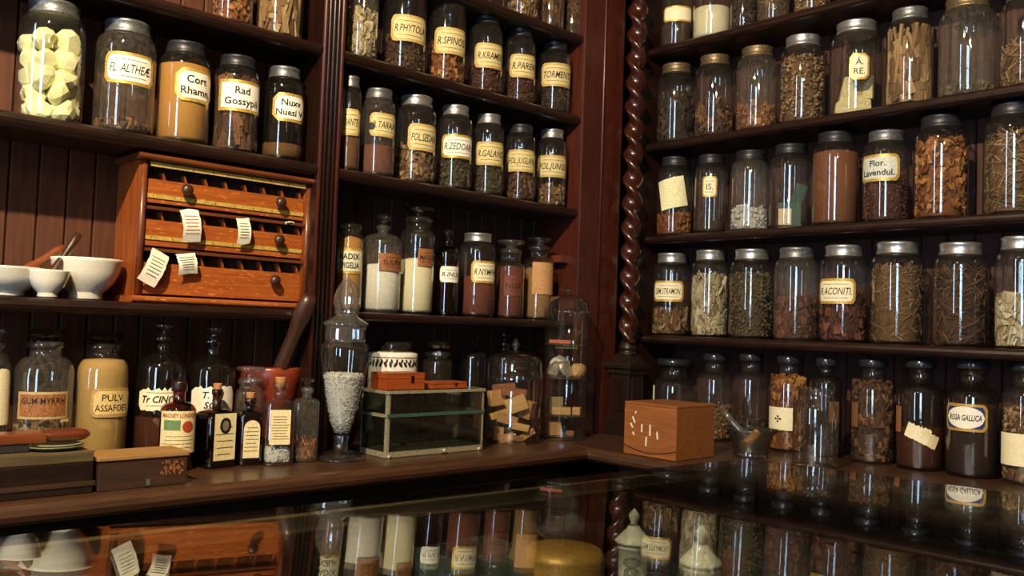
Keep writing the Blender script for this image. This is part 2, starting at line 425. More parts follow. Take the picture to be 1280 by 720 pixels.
tag(MB().span(X0-.15, X1+.15, Y1, Y1+.15, -.02, Z1).obj('wall_back', PLASTER), kind='structure')
tag(MB().span(X1, X1+.15, Y0-.15, Y1, -.02, Z1).obj('wall_right', PLASTER), kind='structure')
tag(MB().span(X0-.15, X1, Y0-.15, Y0, -.02, Z1).obj('wall_front', PLASTER), kind='structure')
wl = MB(); ys = [Y0]
for (a, b, c, d) in WINS:
    wl.span(X0-.15, X0, ys[-1], a, -.02, Z1); wl.span(X0-.15, X0, a, b, -.02, c); wl.span(X0-.15, X0, a, b, d, Z1); ys.append(b)
wl.span(X0-.15, X0, ys[-1], Y1, -.02, Z1)
tag(wl.obj('wall_left', PLASTER), kind='structure')
for k, (a, b, c, d) in enumerate(WINS):
    t = thing('window_%d' % (k+1), (X0, (a+b)/2, c), None, None); t['kind'] = 'structure'
    W2, H = (b-a)/2, d-c; fr = MB()
    for (y0, y1, z0, z1) in ((-W2, -W2+.03, 0, H), (W2-.03, W2, 0, H), (-W2+.03, W2-.03, 0, .05), (-W2+.03, W2-.03, H-.04, H)): fr.span(-.09, -.02, y0, y1, z0, z1)
    fr.obj('window_frame', MAH(2), t)
    nb = 2
    for i in range(1, nb): MB().span(-.075, -.035, -W2+2*W2*i/nb-.014, -W2+2*W2*i/nb+.014, .05, H-.04).obj('mullion', MAH(2), t)
    MB().span(-.072, -.038, -W2+.03, W2-.03, H*.68, H*.68+.03).obj('transom', MAH(1), t)
    for i in range(nb):
        y0 = -W2+2*W2*i/nb; MB().span(-.058, -.054, y0+.012, y0+2*W2/nb-.012, .04, H-.03).obj('pane', PANE, t)
    MB().span(-.10, .10, -W2-.05, W2+.05, -.03, 0).obj('window_sill', MAH(1), t)

# ================================================================== SHELVING
SH = .026
def nosing(y0, y1, z1, th=SH):
    """section (depth, height) of a shelf board with a rounded front at y0"""
    r = th/2
    pts = [(y1, z1), (y1, z1-th)]
    for k in range(7):
        a = -PI/2-PI*k/6; pts.append((y0+r+r*math.cos(a), z1-r+r*math.sin(a)))
    return pts
XS0, XP0, XP1, XE = -2.35, -1.052, -.997, -.232     # left end, pilaster, right end of the left shelves
ZT = 3.1
BK = .157
lu = thing('wall_shelving', (-1.2, 0, ZC), 'dark mahogany wall shelving with reeded pilaster left of the twisted column', 'shelving')
def lpart(mb, name, mat, parent=lu, bevel=0):
    for i, v in enumerate(mb.v): mb.v[i] = (v[0]+1.2, v[1], v[2]-ZC)
    return mb.obj(name, mat, parent, bevel)
for (a, b, z) in ((XS0, XP0, 'A'), (XS0, XP0, 'B'), (XS0, XP0, 'C'), (XP1, XE, 'D'), (XP1, XE, 'A'), (XP1, XE, 'B')):
    lpart(MB().prism(nosing(0, BK-.004, SHELF[z]), a, b, 'yz'), 'shelf', MAH(0))
lpart(MB().prism(nosing(0, BK-.004, SHELF['C'], .02), XP1, XE, 'yz'), 'shelf', MAH(0))
# tongue-and-groove back boards
bw = .050
bb = MB().prism([(0.001, BK+.012), (0.001, BK+.003), (.004, BK), (bw-.004, BK), (bw-.001, BK+.003), (bw-.001, BK+.012)], 0, ZT-ZC, 'xy').mesh('back_board', BOARD)
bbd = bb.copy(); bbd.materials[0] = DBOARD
lpart(MB().span(XS0, -.20, BK+.012, BK+.02, ZC, ZT), 'backing_panel', DARKW)
x = XS0
while x < -.20:
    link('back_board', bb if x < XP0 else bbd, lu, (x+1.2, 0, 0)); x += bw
# pilaster between bays: stile with reeds
ps = MB().span(XP0, XP1, .004, BK-.001, ZC, ZT)
st = lpart(ps, 'pilaster', MAH(2))
for k in range(5):
    xx = XP0+.006+k*(XP1-XP0-.012)/4
    lpart(MB().lathe([(.0052, ZC+.0), (.0052, ZT)], 12, c=(xx, .004, 0)), 'reed', MAHR if k % 4 == 0 else MAH(2), st)
# inner side of left bay at pilaster handled by its depth; right end panel and stile
lpart(MB().span(XE, XE+.02, .002, BK-.001, ZC, ZT), 'side_panel', MAHR)
stl = lpart(MB().span(XE+.004, -.060, -.004, .018, ZC, ZT), 'stile', MAHR, bevel=.002)
lpart(MB().lathe([(.004, ZC), (.004, ZT)], 10, c=(-.145, -.004, 0)), 'bead', MAHR, stl)
lpart(MB().span(XE-.03, XE, .03, BK-.002, EYE+.185, EYE+.205), 'shelf_cleat', wood('cleat', (84, 40, 22), (112, 56, 30), 1))

ru = thing('wall_shelving', (0, -.8, ZC), 'dark mahogany wall shelving with four long shelves right of the twisted column', 'shelving')
def rpart(mb, name, mat, parent=ru, bevel=0):
    for i, v in enumerate(mb.v): mb.v[i] = (v[0], v[1]+.8, v[2]-ZC)
    return mb.obj(name, mat, parent, bevel)
YR1, YR0 = -.038, -1.75
for z in ('R1', 'R2', 'R3', 'R4'):
    rpart(MB().prism(nosing(0, .165, SHELF[z], .024), YR0, YR1, 'xz'), 'shelf', MAH(1))
bw2 = .0613
rpart(MB().span(.182, .190, YR0, YR1, ZC, ZT), 'backing_panel', DARKW)
bb2 = MB().prism([(0.170+.012, 0.001), (.173, .001), (.170, .004), (.170, bw2-.004), (.173, bw2-.001), (.182, bw2-.001)], 0, ZT-ZC, 'xy').mesh('back_board', BOARDR)
y = YR0
while y < -.02:
    link('back_board', bb2, ru, (0, y+.8, 0)); y += bw2
rpart(MB().span(-.004, .17, YR1, YR1+.03, ZC, ZT), 'side_panel', MAH(2))
rpart(MB().span(-.018, -.0045, YR1-.002, .0, ZC, ZT), 'stile', DARKW)
rpart(MB().span(-.01, .17, YR0-.03, YR0, ZC, ZT), 'side_panel', MAH(2))

# twisted column on its plinth
def pcol():
    c = (-.062, -.052); zt = 2.9
    t = thing('twisted_column', (c[0], c[1], ZC+.0005), 'dark barley-twist wooden column on a square plinth in the corner', 'column')
    mb = MB(); zb = EYE-.035-ZC; n = 340; seg = 28; pitch = .140
    prof = []
    for i in range(n+1):
        z = zb+(zt-ZC-zb)*i/n; prof.append((.0218, z))
    mb.lathe(prof, seg, mod=lambda a, z: 1+.34*math.cos(2*(a+2*PI*z/pitch)-0.6)+.05*math.cos(4*(a+2*PI*z/pitch)-1.2) )
    mb.obj('twisted_shaft', wood('column_wood', (34, 12, 7), (70, 28, 15), 2, rough=.22, coat=.6), t)
    R45 = Matrix.Rotation(0, 3, 'Z')
    pm = MB()
    pm.lathe([(.03, zb-.03), (.024, zb-.022), (.028, zb-.012), (.022, zb), (.02, zb+.004)], 20)
    for k, (s, z0, z1) in enumerate(((.092, 0, .03), (.078, .03, .05), (.066, .05, .17), (.080, .17, .185), (.094, .185, .197))):
        pm.box((0, 0, (z0+z1)/2), (s, s, z1-z0), R45)
    pm.box((0, 0, (.197+zb-.03)/2), (.088, .088, zb-.03-.197), R45, taper=.55)
    pm.obj('plinth', DARKW, t, .0015)
    for (dx, dy) in ((-1, 0), (0, -1)):
        q = MB(); q.span(-.02, .02, -.002, .002, .065, .155); o = q.obj('plinth_panel', MAH(2), t, .001)
        o.location = (dx*.034, dy*.034, 0); o.rotation_euler = (0, 0, 0 if dy else PI/2)
pcol()

# worktops and base cabinets
CT = .034
MB_l = MB().prism(nosing(-.2, Y1-.002, ZC, CT), -2.4, -.385, 'yz')
ct = tag(MB_l.obj('worktop', COUNTER(0)), 'long brown wooden worktop under the drawer cabinet shelves, rounded front edge', 'worktop')
MB_r = MB().prism(nosing(-.385, X1-.002, ZC, CT), -1.9, Y1-.004, 'xz')
tag(MB_r.obj('worktop', COUNTER(1)), 'brown wooden worktop under the right shelves behind the glass case', 'worktop')
def base_cab(loc, L, D, axis, label):
    t = thing('base_cabinet', loc, label, 'cabinet'); H = ZC-CT
    def put(mb, name, mat, par=t, bev=0):
        if axis == 'y': mb.v = [(v[1], -v[0], v[2]) for v in mb.v]
        return mb.obj(name, mat, par, bev)
    put(MB().span(-L/2, L/2, -D/2+.022, D/2, .08, H), 'body', DARKW); put(MB().span(-L/2, L/2, -D/2+.06, D/2, 0, .08), 'plinth', DARKW)
    n = max(2, round(L/.45)); wv = L/n
    for k in range(n):
        x0 = -L/2+k*wv
        d = put(MB().span(x0+.006, x0+wv-.006, -D/2+.002, -D/2+.021, .1, H-.03), 'door', MAH(2), bev=.002)
        put(MB().span(x0+.07, x0+wv-.07, -D/2-.004, -D/2+.002, .17, H-.10), 'door_panel', MAH(2), d, .001)
        put(MB().lathe([(.006, 0), (.006, .012), (.013, .018), (.013, .026), (.004, .03)], 14, c=(x0+wv-.04, -D/2+.002, H/2), rot=Matrix.Rotation(PI/2, 3, 'X')), 'knob', BRASS, d)
base_cab((-1.40, .0100, 0), 1.98, .34, 'x', 'dark panelled base cabinet below the worktop with the bottles')
base_cab((-.085, -1.06, 0), 1.60, .55, 'y', 'dark panelled base cabinet below the worktop behind the glass case')

# ================================================================== JARS ON THE SHELVES
BRN = [(48, 28, 16), (98, 62, 34), (150, 104, 62)]
TAN = [(92, 64, 36), (150, 112, 68), (204, 170, 120)]
DRK = [(26, 18, 12), (58, 40, 26), (104, 78, 52)]
GRN = [(52, 44, 26), (88, 76, 46), (122, 106, 70)]
ORG = [(110, 56, 18), (168, 100, 38), (214, 154, 80)]
RED = [(54, 22, 14), (104, 50, 32), (150, 88, 60)]
PAL = [(150, 128, 90), (206, 186, 142), (238, 226, 194)]
CRM = [(210, 196, 150), (236, 226, 188), (246, 240, 214)]
WHT = [(200, 196, 184), (232, 230, 220), (250, 250, 244)]
YEL = [(206, 196, 110), (232, 226, 150), (246, 242, 190)]
HON = [(140, 92, 32), (180, 128, 56), (206, 160, 84)]
sh = {'shear': .25}
gA = 'jars on the top left shelf'; gB = 'jars on the shelf above the drawer cabinet'
jar('L', 'A', 293, 52, -100, 18, 'g', ('chips', ORG, .8), None, 'jar of golden seeds on the top left shelf, left of two', gA)
jar('L', 'A', 352, 60, -100, 36, 'g', ('bark', TAN, .9), None, 'jar of tan bark strips on the top left shelf, right of two', gA)
jb1 = jar('L', 'B', 65, 86, 0, 138, 'g', None, None, 'wide clear jar filled with pale yellow lumps, far left', gB)
jar('L', 'B', 157, 77, 25, 160, 'g', ('chips', BRN, .10), (161, 82, 58, 40, ['FL. ALTHEÆ.'], {'shear': .3, 'face': WHITEL}), 'nearly empty grey hazy jar labelled FL. ALTHEÆ', gB, dusty=True)
jar('L', 'B', 230, 67, 52, 172, 'k', ('powder', HON, .93), (241, 104, 44, 42, ['Cort', 'Rhamn.'], {'shape': 'cut', 'bold': .02, 'face': WHITEL}), 'jar of golden brown powder labelled Cort Rhamn.', gB)
jar('L', 'B', 295, 59, 69, 186, 'k', ('bark', BRN, .86, 1.3), (299, 117, 50, 40, ['Rad', 'Gossypii'], {'shape': 'square', 'bold': .02, 'face': WHITEL}), 'jar of brown root sticks labelled Rad Gossypii', gB)
jar('L', 'B', 354, 52, 83, 194, 'g', ('powder', TAN, .18), (361, 132, 40, 36, ['Nuxv', 'Nuesi V.'], {'shape': 'cut', 'bold': .02, 'face': WHITEL}), 'dark jar with a little tan powder beside the reeded pilaster, white label', gB, gl=GLB)

gD = 'jars on the highest shelf beside the twisted column'
jar('L', 'D', 655, 40, -90, 16, 'g', ('chips', TAN, .7), None, 'jar of tan chips on the highest shelf, left of three', gD)
jar('L', 'D', 690, 34, -80, 24, 'g', ('bark', BRN, .7), None, 'jar of brown bark on the highest shelf, middle of three', gD)
jar('L', 'D', 718, 26, -75, 32, 'g', ('straw', BRN, .7), None, 'jar of brown twigs on the highest shelf, nearest the twisted column', gD)
gE = 'jars on the shelf second from the top, middle bay'
yl = {'shear': .25, 'face': plain('label_aged', (206, 190, 136), .6, 0, .06), 'rim': plain('rim_aged', (182, 154, 86), .5, 0, .15)}
jar('L', 'A', 452, 44, -55, 62, 'g', ('flakes', PAL, .55), None, 'jar half full of pale root slices beside the reeded pilaster', gE, dusty=True)
jar('L', 'A', 506, 55, -38, 84, 'k', ('chips', BRN, .42, .6), (511, 30, 42, 34, ['R.PHYTOLA'], yl), 'jar labelled R.PHYTOLA with brown chips', gE)
jar('L', 'A', 559, 47, -20, 100, 'k', ('curls', ORG, .48, .8), (563, 46, 38, 34, ['R.SPINOS.'], yl), 'jar labelled R.SPINOS. with curled orange brown chips', gE)
jar('L', 'A', 607, 43, 15, 114, 'k', ('fine', RED, .42), (612, 65, 36, 32, ['R.KRAMER'], yl), 'jar labelled R.KRAMER with coarse red brown powder', gE)
jar('L', 'A', 650, 39, 32, 127, 'k', ('fine', RED, .5), (654, 78, 33, 30, ['R.PAREIR'], yl), 'jar labelled R.PAREIR half full of brown powder', gE)
jar('L', 'A', 693, 41, 50, 138, 'k', ('flakes', DRK, .35, .7), (696, 89, 38, 30, ['TORMENT.'], yl), 'jar labelled TORMENT. at the end beside the red brown stile', gE)
gF = 'jars in the middle bay below the second shelf'
jar('L', 'B', 437, 28, 93, 208, 'g', ('powder', BRN, .4), (437, 150, 24, 34, ['R.DANTE'], yl), 'narrow jar labelled R.DANTE half hidden behind the reeded pilaster', gF)
jt = jar('L', 'B', 472, 44, 110, 216, 'g', ('powder', RED, .4), (479, 154, 34, 30, ['R.TARAX'], yl), 'jar labelled R.TARAX with a black stain on its label', gF, dusty=True)
mp, arc, hh = side_map(jt[1], jt[2], 472, 44, 465, 155, 9, 11, SHELF['B'])
mb = MB(); patch(mb, mp, arc/2, hh/2, 'oval', .0020, torn=.3, seed=4); mb.obj('label_stain', INK, jt[0], fix=False)
jar('L', 'B', 519, 52, 119, 227, 's', ('flakes', TAN, .5), (528, 170, 36, 34, ['FOL.SEDAN'], yl), 'jar labelled FOL.SEDAN with tan leaf flakes', gF)
jar('L', 'B', 568, 44, 131, 233, 's', ('chips', GRN, .45, .7), (571, 181, 37, 30, ['R.ZEDOAR.'], {'shear': .25, 'face': WHITEL}), 'jar labelled R.ZEDOAR. with dark green brown chips', gF)
jar('L', 'B', 610, 39, 142, 240, 's', ('fine', GRN, .45), (612, 190, 34, 30, ['R.GALANG'], yl), 'jar labelled R.GALANG with fine olive herb', gF)
jar('L', 'B', 650, 38, 155, 246, 'k', ('flakes', BRN, .5, .7), (651, 199, 34, 28, ['FOL.JUGLAN'], yl), 'jar labelled FOL.JUGLAN with a black lid', gF)
jar('L', 'B', 689, 38, 161, 251, 's', ('flakes', TAN, .3, .8), (690, 206, 35, 28, ['FOL.JUNGL'], yl), 'jar labelled FOL.JUNGL, last beside the side panel', gF)

# right unit, above R1 (only the feet of the jars show)
g1 = 'jars on the uppermost right shelf'
jar('R', 'R1', 847, 40, -75, 50, 'b', ('powder', DRK, .25), (848, 10, 34, 20, [], {}), 'jar with a gold label on the uppermost right shelf beside the column', g1)
jar('R', 'R1', 891, 48, -85, 43, 'b', ('powder', CRM, .35), None, 'jar with cream powder on the uppermost right shelf', g1)
jar('R', 'R1', 931, 34, -90, 32, 'b', ('chips', DRK, .6), None, 'jar with dark chips on the uppermost right shelf, third from the column', g1)
jar('R', 'R1', 968, 42, -100, 22, 'b', ('chips', BRN, .5), None, 'jar with brown chips on the uppermost right shelf, fourth from the column', g1, dusty=True)
jar('R', 'R1', 1016, 46, -112, 10, 'b', ('chips', TAN, .5), None, 'jar on the uppermost right shelf, fifth from the column', g1)
g2 = 'jars on the right shelf second from the top'
jar('R', 'R2', 845, 48, 78, 174, 'b', ('curls', DRK, .72, 1.2), None, 'jar of dark curled leaves, bronze lid, first of the second right shelf', g2)
jar('R', 'R2', 893, 49, 67, 166, 'b', ('flakes', BRN, .5), None, 'jar half full of brown leaf scraps, second of the second right shelf', g2)
jar('R', 'R2', 946, 52, 56, 160, 'b', ('flakes', ORG, .35, .8), None, 'jar one third full of orange brown scraps, third of the second right shelf', g2, dusty=True)
jar('R', 'R2', 1003, 57, 42, 150, 's', ('fine', TAN, .88, 1.3), None, 'jar full of coarse tan granules under a silver lid', g2)
jw = jar('R', 'R2', 1070, 67, 24, 140, 's', None, (1074, 78, 24, 34, ['Ã.', 'RE.'], {'shape': 'cut'}), 'silver lidded jar holding folded yellow paper wedges', g2)
jar('R', 'R2', 1137, 60, 7, 127, 'g', ('bark', TAN, .97, 1.6), None, 'jar packed with thick brown bark strips', g2)
jar('R', 'R2', 1209, 74, -8, 114, 'b', ('flakes', GRN, .12), None, 'nearly empty wide jar with a thin layer of leaves on the second right shelf', g2, dusty=True)
jar('R', 'R2', 1283, 70, -20, 100, 'g', ('straw', TAN, .5), None, 'jar half full of straw at the right end of the second right shelf', g2)
g3 = 'jars on the right shelf third from the top'
jn = jar('R', 'R3', 843, 44, 196, 291, 'k', ('flakes', ORG, .32, .8), (841, 240, 32, 38, [], {'shape': 'square', 'rim': None, 'face': plain('note', (226, 222, 178), .7), 'tilt': .22}), 'jar with a tilted pale yellow note, first of the third right shelf', g3)
jar('R', 'R3', 888, 41, 193, 289, 'k', ('powder', DRK, .15), (887, 232, 18, 26, ['IS.'], {'rim': GOLD}), 'dark jar with a small cream label, second of the third right shelf', g3)
jar('R', 'R3', 937, 48, 188, 285, 'k', ('chips', WHT, .32, 1.2), None, 'jar one third full of white crystals', g3, dusty=True)
jg = jar('R', 'R3', 987, 51, 180, 281, 'k', None, None, 'jar holding a dark green card box', g3)
jar('R', 'R3', 1044, 60, 165, 278, 'k', ('powder', [(84, 48, 24), (116, 68, 36), (142, 88, 50)], .94), None, 'jar full of orange brown powder', g3)
jar('R', 'R3', 1107, 59, 163, 273, 'g', ('fine', RED, .58, .9), (1101, 208, 46, 34, ['Flor.', 'Lavendul.'], {'shape': 'round', 'bold': .02, 'face': plain('label_grey', (196, 200, 190), .6)}), 'jar labelled Flor. Lavendul. with brown flowers', g3)
jar('R', 'R3', 1176, 70, 144, 269, 'k', ('flakes', ORG, .97, 1.0), None, 'wide jar full of orange dried petals', g3)
jar('R', 'R3', 1266, 76, 128, 262, 'k', ('straw', TAN, .85), None, 'jar of tan straw at the right end of the third right shelf', g3)
g4 = 'jars on the lowest right shelf'
jar('R', 'R4', 839, 48, 317, 415, 's', ('flakes', TAN, .36), (836, 364, 36, 26, ['SEM STRAMON.'], {'shear': .2}), 'jar labelled SEM STRAMON. beside the column', g4)
jar('R', 'R4', 887, 47, 313, 418, 's', ('flakes', PAL, .78, 1.7), None, 'jar of large pale bark shavings on the lowest right shelf', g4)
jar('R', 'R4', 939, 56, 312, 420, 's', ('fine', [(66, 54, 32), (106, 90, 56), (146, 126, 86)], .85, 1.2), None, 'jar of crushed grey green herb on the lowest right shelf', g4)
jar('R', 'R4', 995, 57, 310, 421, 'g', ('flakes', RED, .5, 1.1), None, 'jar half full of red brown scraps with a dull lid', g4, dusty=True)
jar('R', 'R4', 1054, 62, 307, 425, 's', ('curls', RED, .58), (1047, 364, 44, 32, ['R.ACONITI.'], {'shear': .25}), 'jar labelled R.ACONITI. with red brown pieces', g4)
jar('R', 'R4', 1121, 70, 303, 429, 's', ('straw', TAN, .93, .5), None, 'jar full of finely cut tan grass', g4)
jar('R', 'R4', 1200, 72, 304, 431, 's', ('straw', BRN, .86, 1.0), None, 'jar of loosely packed brown stalks', g4)
jar('R', 'R4', 1276, 68, 296, 432, 's', ('flakes', PAL, .5, 1.9), None, 'jar of big cream root slices at the right end of the lowest right shelf', g4)

# things inside jars that can be told apart
def lump_mesh(rg, s):
    bm = bmesh.new(); bmesh.ops.create_icosphere(bm, subdivisions=2, radius=1)
    ax = [Vector((rg.gauss(0, 1), rg.gauss(0, 1), rg.gauss(0, 1))).normalized() for _ in range(9)]
    lim = [rg.uniform(.5, .85) for _ in ax]
    for v in bm.verts:
        for a, l in zip(ax, lim):
            d = v.co.dot(a)
            if d > l: v.co -= a*(d-l)
        v.co = Vector((v.co.x*s[0], v.co.y*s[1], v.co.z*s[2]))
    me = bpy.data.meshes.new('lump'); bm.to_mesh(me); bm.free(); return me
rg = random.Random(5)
t, p, r, h = jb1
YM = plain('sulphur_lump', (240, 236, 182), .75, 0, .08, 90, .5)
protos = []
for k in range(5):
    me = lump_mesh(rg, (.030, .026, .024)); me.materials.append(YM); protos.append(me)
z = .020; li = 0
while z < h*.76:
    n = 5; a0 = rg.random()*6
    for k in range(n):
        a = a0+2*PI*k/n+rg.uniform(-.15, .15)
        o = link('sulphur_lump', protos[rg.randrange(5)], None, (p.x+(r-.0255)*math.cos(a), p.y+(r-.0255)*math.sin(a), t.location.z+z+rg.uniform(-.003, .003)))
        o.rotation_euler = (rg.random()*6, rg.random()*6, rg.random()*6); s = rg.uniform(.85, 1.12); o.scale = (s, s, s)
        tag(o, 'pale yellow rock-like lump inside the far left jar', 'lump', 'yellow lumps in the far left jar')
    z += .031
t, p, r, h = jw
PAPY = plain('yellow_paper', (206, 192, 140), .8, 0, .12, 40)
A = view_az(p)
PAPT = plain('brown_paper', (166, 138, 92), .8, 0, .12, 40)
zj = t.location.z+.006
for (nm, du, dn, z0, poly, th, rz, mt) in (
        ('wide pale one lying at the bottom', -.004, .014, 0, [(-.040, 0), (.036, 0), (.034, .022), (-.006, .034), (-.038, .018)], .030, .12, PAPY),
        ('pale one rising at the left', -.020, .010, .036, [(-.018, -.014), (.020, .002), (.008, .032), (-.006, .030)], .014, .3, PAPY),
        ('brown one in the middle', .004, .004, .036, [(-.022, -.004), (.022, .0), (.016, .036), (-.004, .022)], .012, -.1, PAPT),
        ('pale one standing at the right', .026, .008, .036, [(-.018, -.006), (.014, -.010), (.014, .030), (-.004, .018)], .012, -.35, PAPY)):
    o = MB().prism(poly, -th/2, th/2, 'xz').obj('paper_wedge', mt, bevel=.001)
    o.location = (p.x-math.sin(A)*du+math.cos(A)*dn, p.y+math.cos(A)*du+math.sin(A)*dn, zj+z0); o.rotation_euler = (0, 0, A+PI/2+rz); o.scale = (1.12, 1, 1.45); o.location.z = zj+z0*1.4
    tag(o, 'folded paper wedge in the silver lidded jar, %s' % nm, 'paper', 'paper wedges in a jar')
t, p, r, h = jg
A = view_az(p); o = thing('card_box', (p.x+.004*math.cos(A), p.y+.004*math.sin(A), t.location.z+.0065), 'small dark green card box with a pale label inside a jar', 'box', rz=A+PI/2)
GCARD = plain('green_card', (40, 70, 60), .6, 0, .15)
MB().span(-.028, .03, -.018, .02, 0, .062).obj('box_body', GCARD, o, .001)
MB().box((.024, -.012, .085), (.030, .004, .05), Euler((.2, .35, 0)).to_matrix()).obj('open_flap', GCARD, o)
MB().span(-.026, .006, -.0195, -.018, .004, .046).obj('label', plain('pale_card', (214, 190, 150), .7), o)

# ================================================================== BOTTLES
def bottle(loc, r, h, neck_r, neck_h, kind, gmat, desc, group=None, stopper='disc', cont=None, name='stoppered_bottle', sh_h=None, square=False, cat='bottle', lip=1.25, az=None, stop_h=None, stop_mat=None, flatness=1.0):
    """h: height to the lip, stopper on top"""
    t = thing(name, loc, desc, cat, group)
    if az is not None: t.rotation_euler = (0, 0, az)
    zb = h-neck_h; s = sh_h or r*.7; mb = MB()
    pr = [(.001, .004), (r*.8, .004), (r*.88, 0), (r*.97, .003), (r, .010)]
    for k in range(7):
        a = PI/2*k/6; pr.append((neck_r+(r-neck_r)*math.cos(a) if k else r, zb-s+s*math.sin(a)))
    pr += [(neck_r, h-.012), (neck_r*lip, h-.010), (neck_r*lip*1.02, h-.004), (neck_r*lip*.95, h), (neck_r*.85, h)]
    if square:
        def sq(a, z):
            if z > zb-s*.25: return 1
            c, d = abs(math.cos(a)), abs(math.sin(a)); return min(1.32, .98/((c**6+(d/flatness)**6)**(1/6)))
        mb.lathe(pr, 48, mod=sq, cap0=False, cap1=False)
    else: mb.lathe(pr, 36, cap0=False, cap1=False)
    mb.obj('glass_body', gmat, t, fix=False)
    st = MB(); n = neck_r; mat = stop_mat or GLC
    if stopper == 'disc':
        st.lathe([(n*.8, h-.01), (n*.84, h+.001), (n*.45, h+.006), (n*.45, h+.010), (n*1.25, h+.016), (n*1.35, h+.020), (n*1.25, h+.024), (.0005, h+.026)], 24)
    elif stopper == 'faceted':
        H = stop_h or .024
        st.lathe([(n*.8, h-.01), (n*.84, h+.001), (n*.6, h+.004), (n*1.1, h+H*.35), (n*1.22, h+H*.6), (n*1.0, h+H*.9), (.0005, h+H)], 12, sm=False)
    elif stopper == 'ball':
        H = stop_h or .03
        st.lathe([(n*.8, h-.012), (n*.84, h+.001), (n*.5, h+H*.2), (n*1.0, h+H*.36), (n*1.45, h+H*.55), (n*1.5, h+H*.7), (n*1.2, h+H*.88), (n*.5, h+H), (.0005, h+H)], 14, sm=False)
    elif stopper == 'cork':
        mat = CORK; st.lathe([(n*.8, h-.014), (n*.83, h+.0), (n*.95, h+.009), (n*.92, h+.011), (.0005, h+.011)], 18)
    elif stopper == 'cap':
        st.lathe([(n*1.22, h-.012), (n*1.28, h-.008), (n*1.28, h+.004), (n*1.15, h+.008), (.0005, h+.008)], 24); mat = stop_mat or BLACKM
    if stopper: st.obj({'cork': 'cork', 'cap': 'cap'}.get(stopper, 'stopper'), mat, t, fix=False)
    if cont and cont[2] > 1.05:
        pp = [(.001, .006), (r*.9, .006), (r*.95, .012)]+[(x_*.95, z_) for (x_, z_) in pr[5:] if z_ < zb-s*.12]
        pp.append((pp[-1][0]*.6, pp[-1][1]+.002)); pp.append((.001, pp[-1][1]+.001))
        o = MB().lathe(pp, 36).obj('contents', herb(cont[1], soft=True), t, fix=False); o['kind'] = 'stuff'
    elif cont: contents(t, r*.955*(.92 if square else 1), .006, cont[3] if len(cont) > 3 else (zb-s*.6)*cont[2], cont[0], cont[1], hash_(desc))
    return t
def bottle_px(Y, cx, w, y_lip, z0, ym, side='L', **k):
    p = onY(cx, ym, Y) if side == 'L' else onX(cx, ym, Y)
    r = rad(cx, w, p); dd = depth(Vector((p.x, p.y, EYE))); h = onD(cx, y_lip, dd)-z0
    nw = k.pop('nw'); yn = k.pop('y_neck')
    nr = nw/w*r; nh = h-(onD(cx, yn, dd)-z0)
    lab = k.pop('lab', None)
    t = bottle(Vector((p.x, p.y, z0+.0005)), r, h, nr, nh, None, k.pop('g'), k.pop('desc'), **k)
    if lab:
        lx, ly, lw, lh, lines = lab[:5]; kw = lab[5] if len(lab) > 5 else {}
        mp, arc, hh = side_map(p, r, cx, w, lx, ly, lw, lh, z0)
        make_label(t, mp, arc, hh, lines, **kw)
    return t, p, r, h
# -- middle bay, low shelf
zC = SHELF['C']; gG = 'bottles on the low shelf of the middle bay'
bottle_px(.06, 437, 33, 280, zC, 325, nw=26, y_neck=292, g=GL, desc='slim cylinder of tan root labelled RADIX SPIGELIA', group=gG, stopper=None, cont=('powder', HON, .95), lab=(437, 326, 32, 32, ['RADIX', 'SPIGELIA'], {'shape': 'square', 'face': plain('lc2', (206, 204, 176), .6), 'bold': .02, 'tw': .58}), lip=1.1, sh_h=.012)
bottle_px(.07, 477, 49, 282, zC, 335, nw=13, y_neck=292, g=GLD, desc='clear bottle of grey white powder with a ball stopper and orange label', group=gG, stopper='ball', cont=('powder', WHT, .62), lab=(487, 328, 27, 22, ['SULPH'], {'shape': 'square', 'face': ORANGEL, 'rim': None}), sh_h=.022, lip=1.3)
bottle_px(.065, 521, 44, 272, zC, 335, nw=32, y_neck=288, g=GL, desc='tall bottle of cream powder with a black stopper and brown label', group=gG, stopper='disc', stop_mat=GLB, cont=('powder', CRM, .66), lab=(531, 322, 18, 22, ['MAGN'], {'shape': 'square', 'face': ORANGEL, 'rim': None}), sh_h=.016, lip=1.1)
bottle_px(.05, 558, 30, 300, zC, 350, nw=9, y_neck=308, g=DKB, desc='dark brown bottle with a small white label R.INUL', group=gG, stopper='disc', stop_mat=GLB, cont=('powder', DRK, .9), lab=(562, 343, 24, 20, ['R.INUL'], {'shear': .2, 'face': WHITEL, 'rim': None}), sh_h=.02)
jar('L', 'C', 596, 46, 292, 391, 's', ('powder', RED, .55), (604, 340, 30, 28, ['R.NYMPH'], {'shear': .25}), 'silver lidded jar labelled R.NYMPH with brown powder', gG, lidf=.11)
bottle_px(.06, 637, 36, 312, zC, 360, nw=26, y_neck=328, g=GL, desc='squat brown bottle with a wide greyish neck second from the end of the low shelf', group=gG, stopper='disc', stop_mat=GLD, cont=('powder', RED, .93), lab=(641, 357, 22, 26, ['NUX'], {'shape': 'square', 'face': plain('brn_label', (104, 52, 34), .6), 'rim': None}), sh_h=.014, lip=1.1)
bottle_px(.062, 672, 38, 308, zC, 360, nw=22, y_neck=322, g=GL, desc='tan filled bottle with a glass stopper at the end of the low shelf', group=gG, stopper='disc', cont=('powder', TAN, .85), lab=(678, 348, 26, 40, [], {'shape': 'square', 'face': plain('tan_label', (184, 138, 90), .7), 'rim': None}), sh_h=.018, lip=1.2)
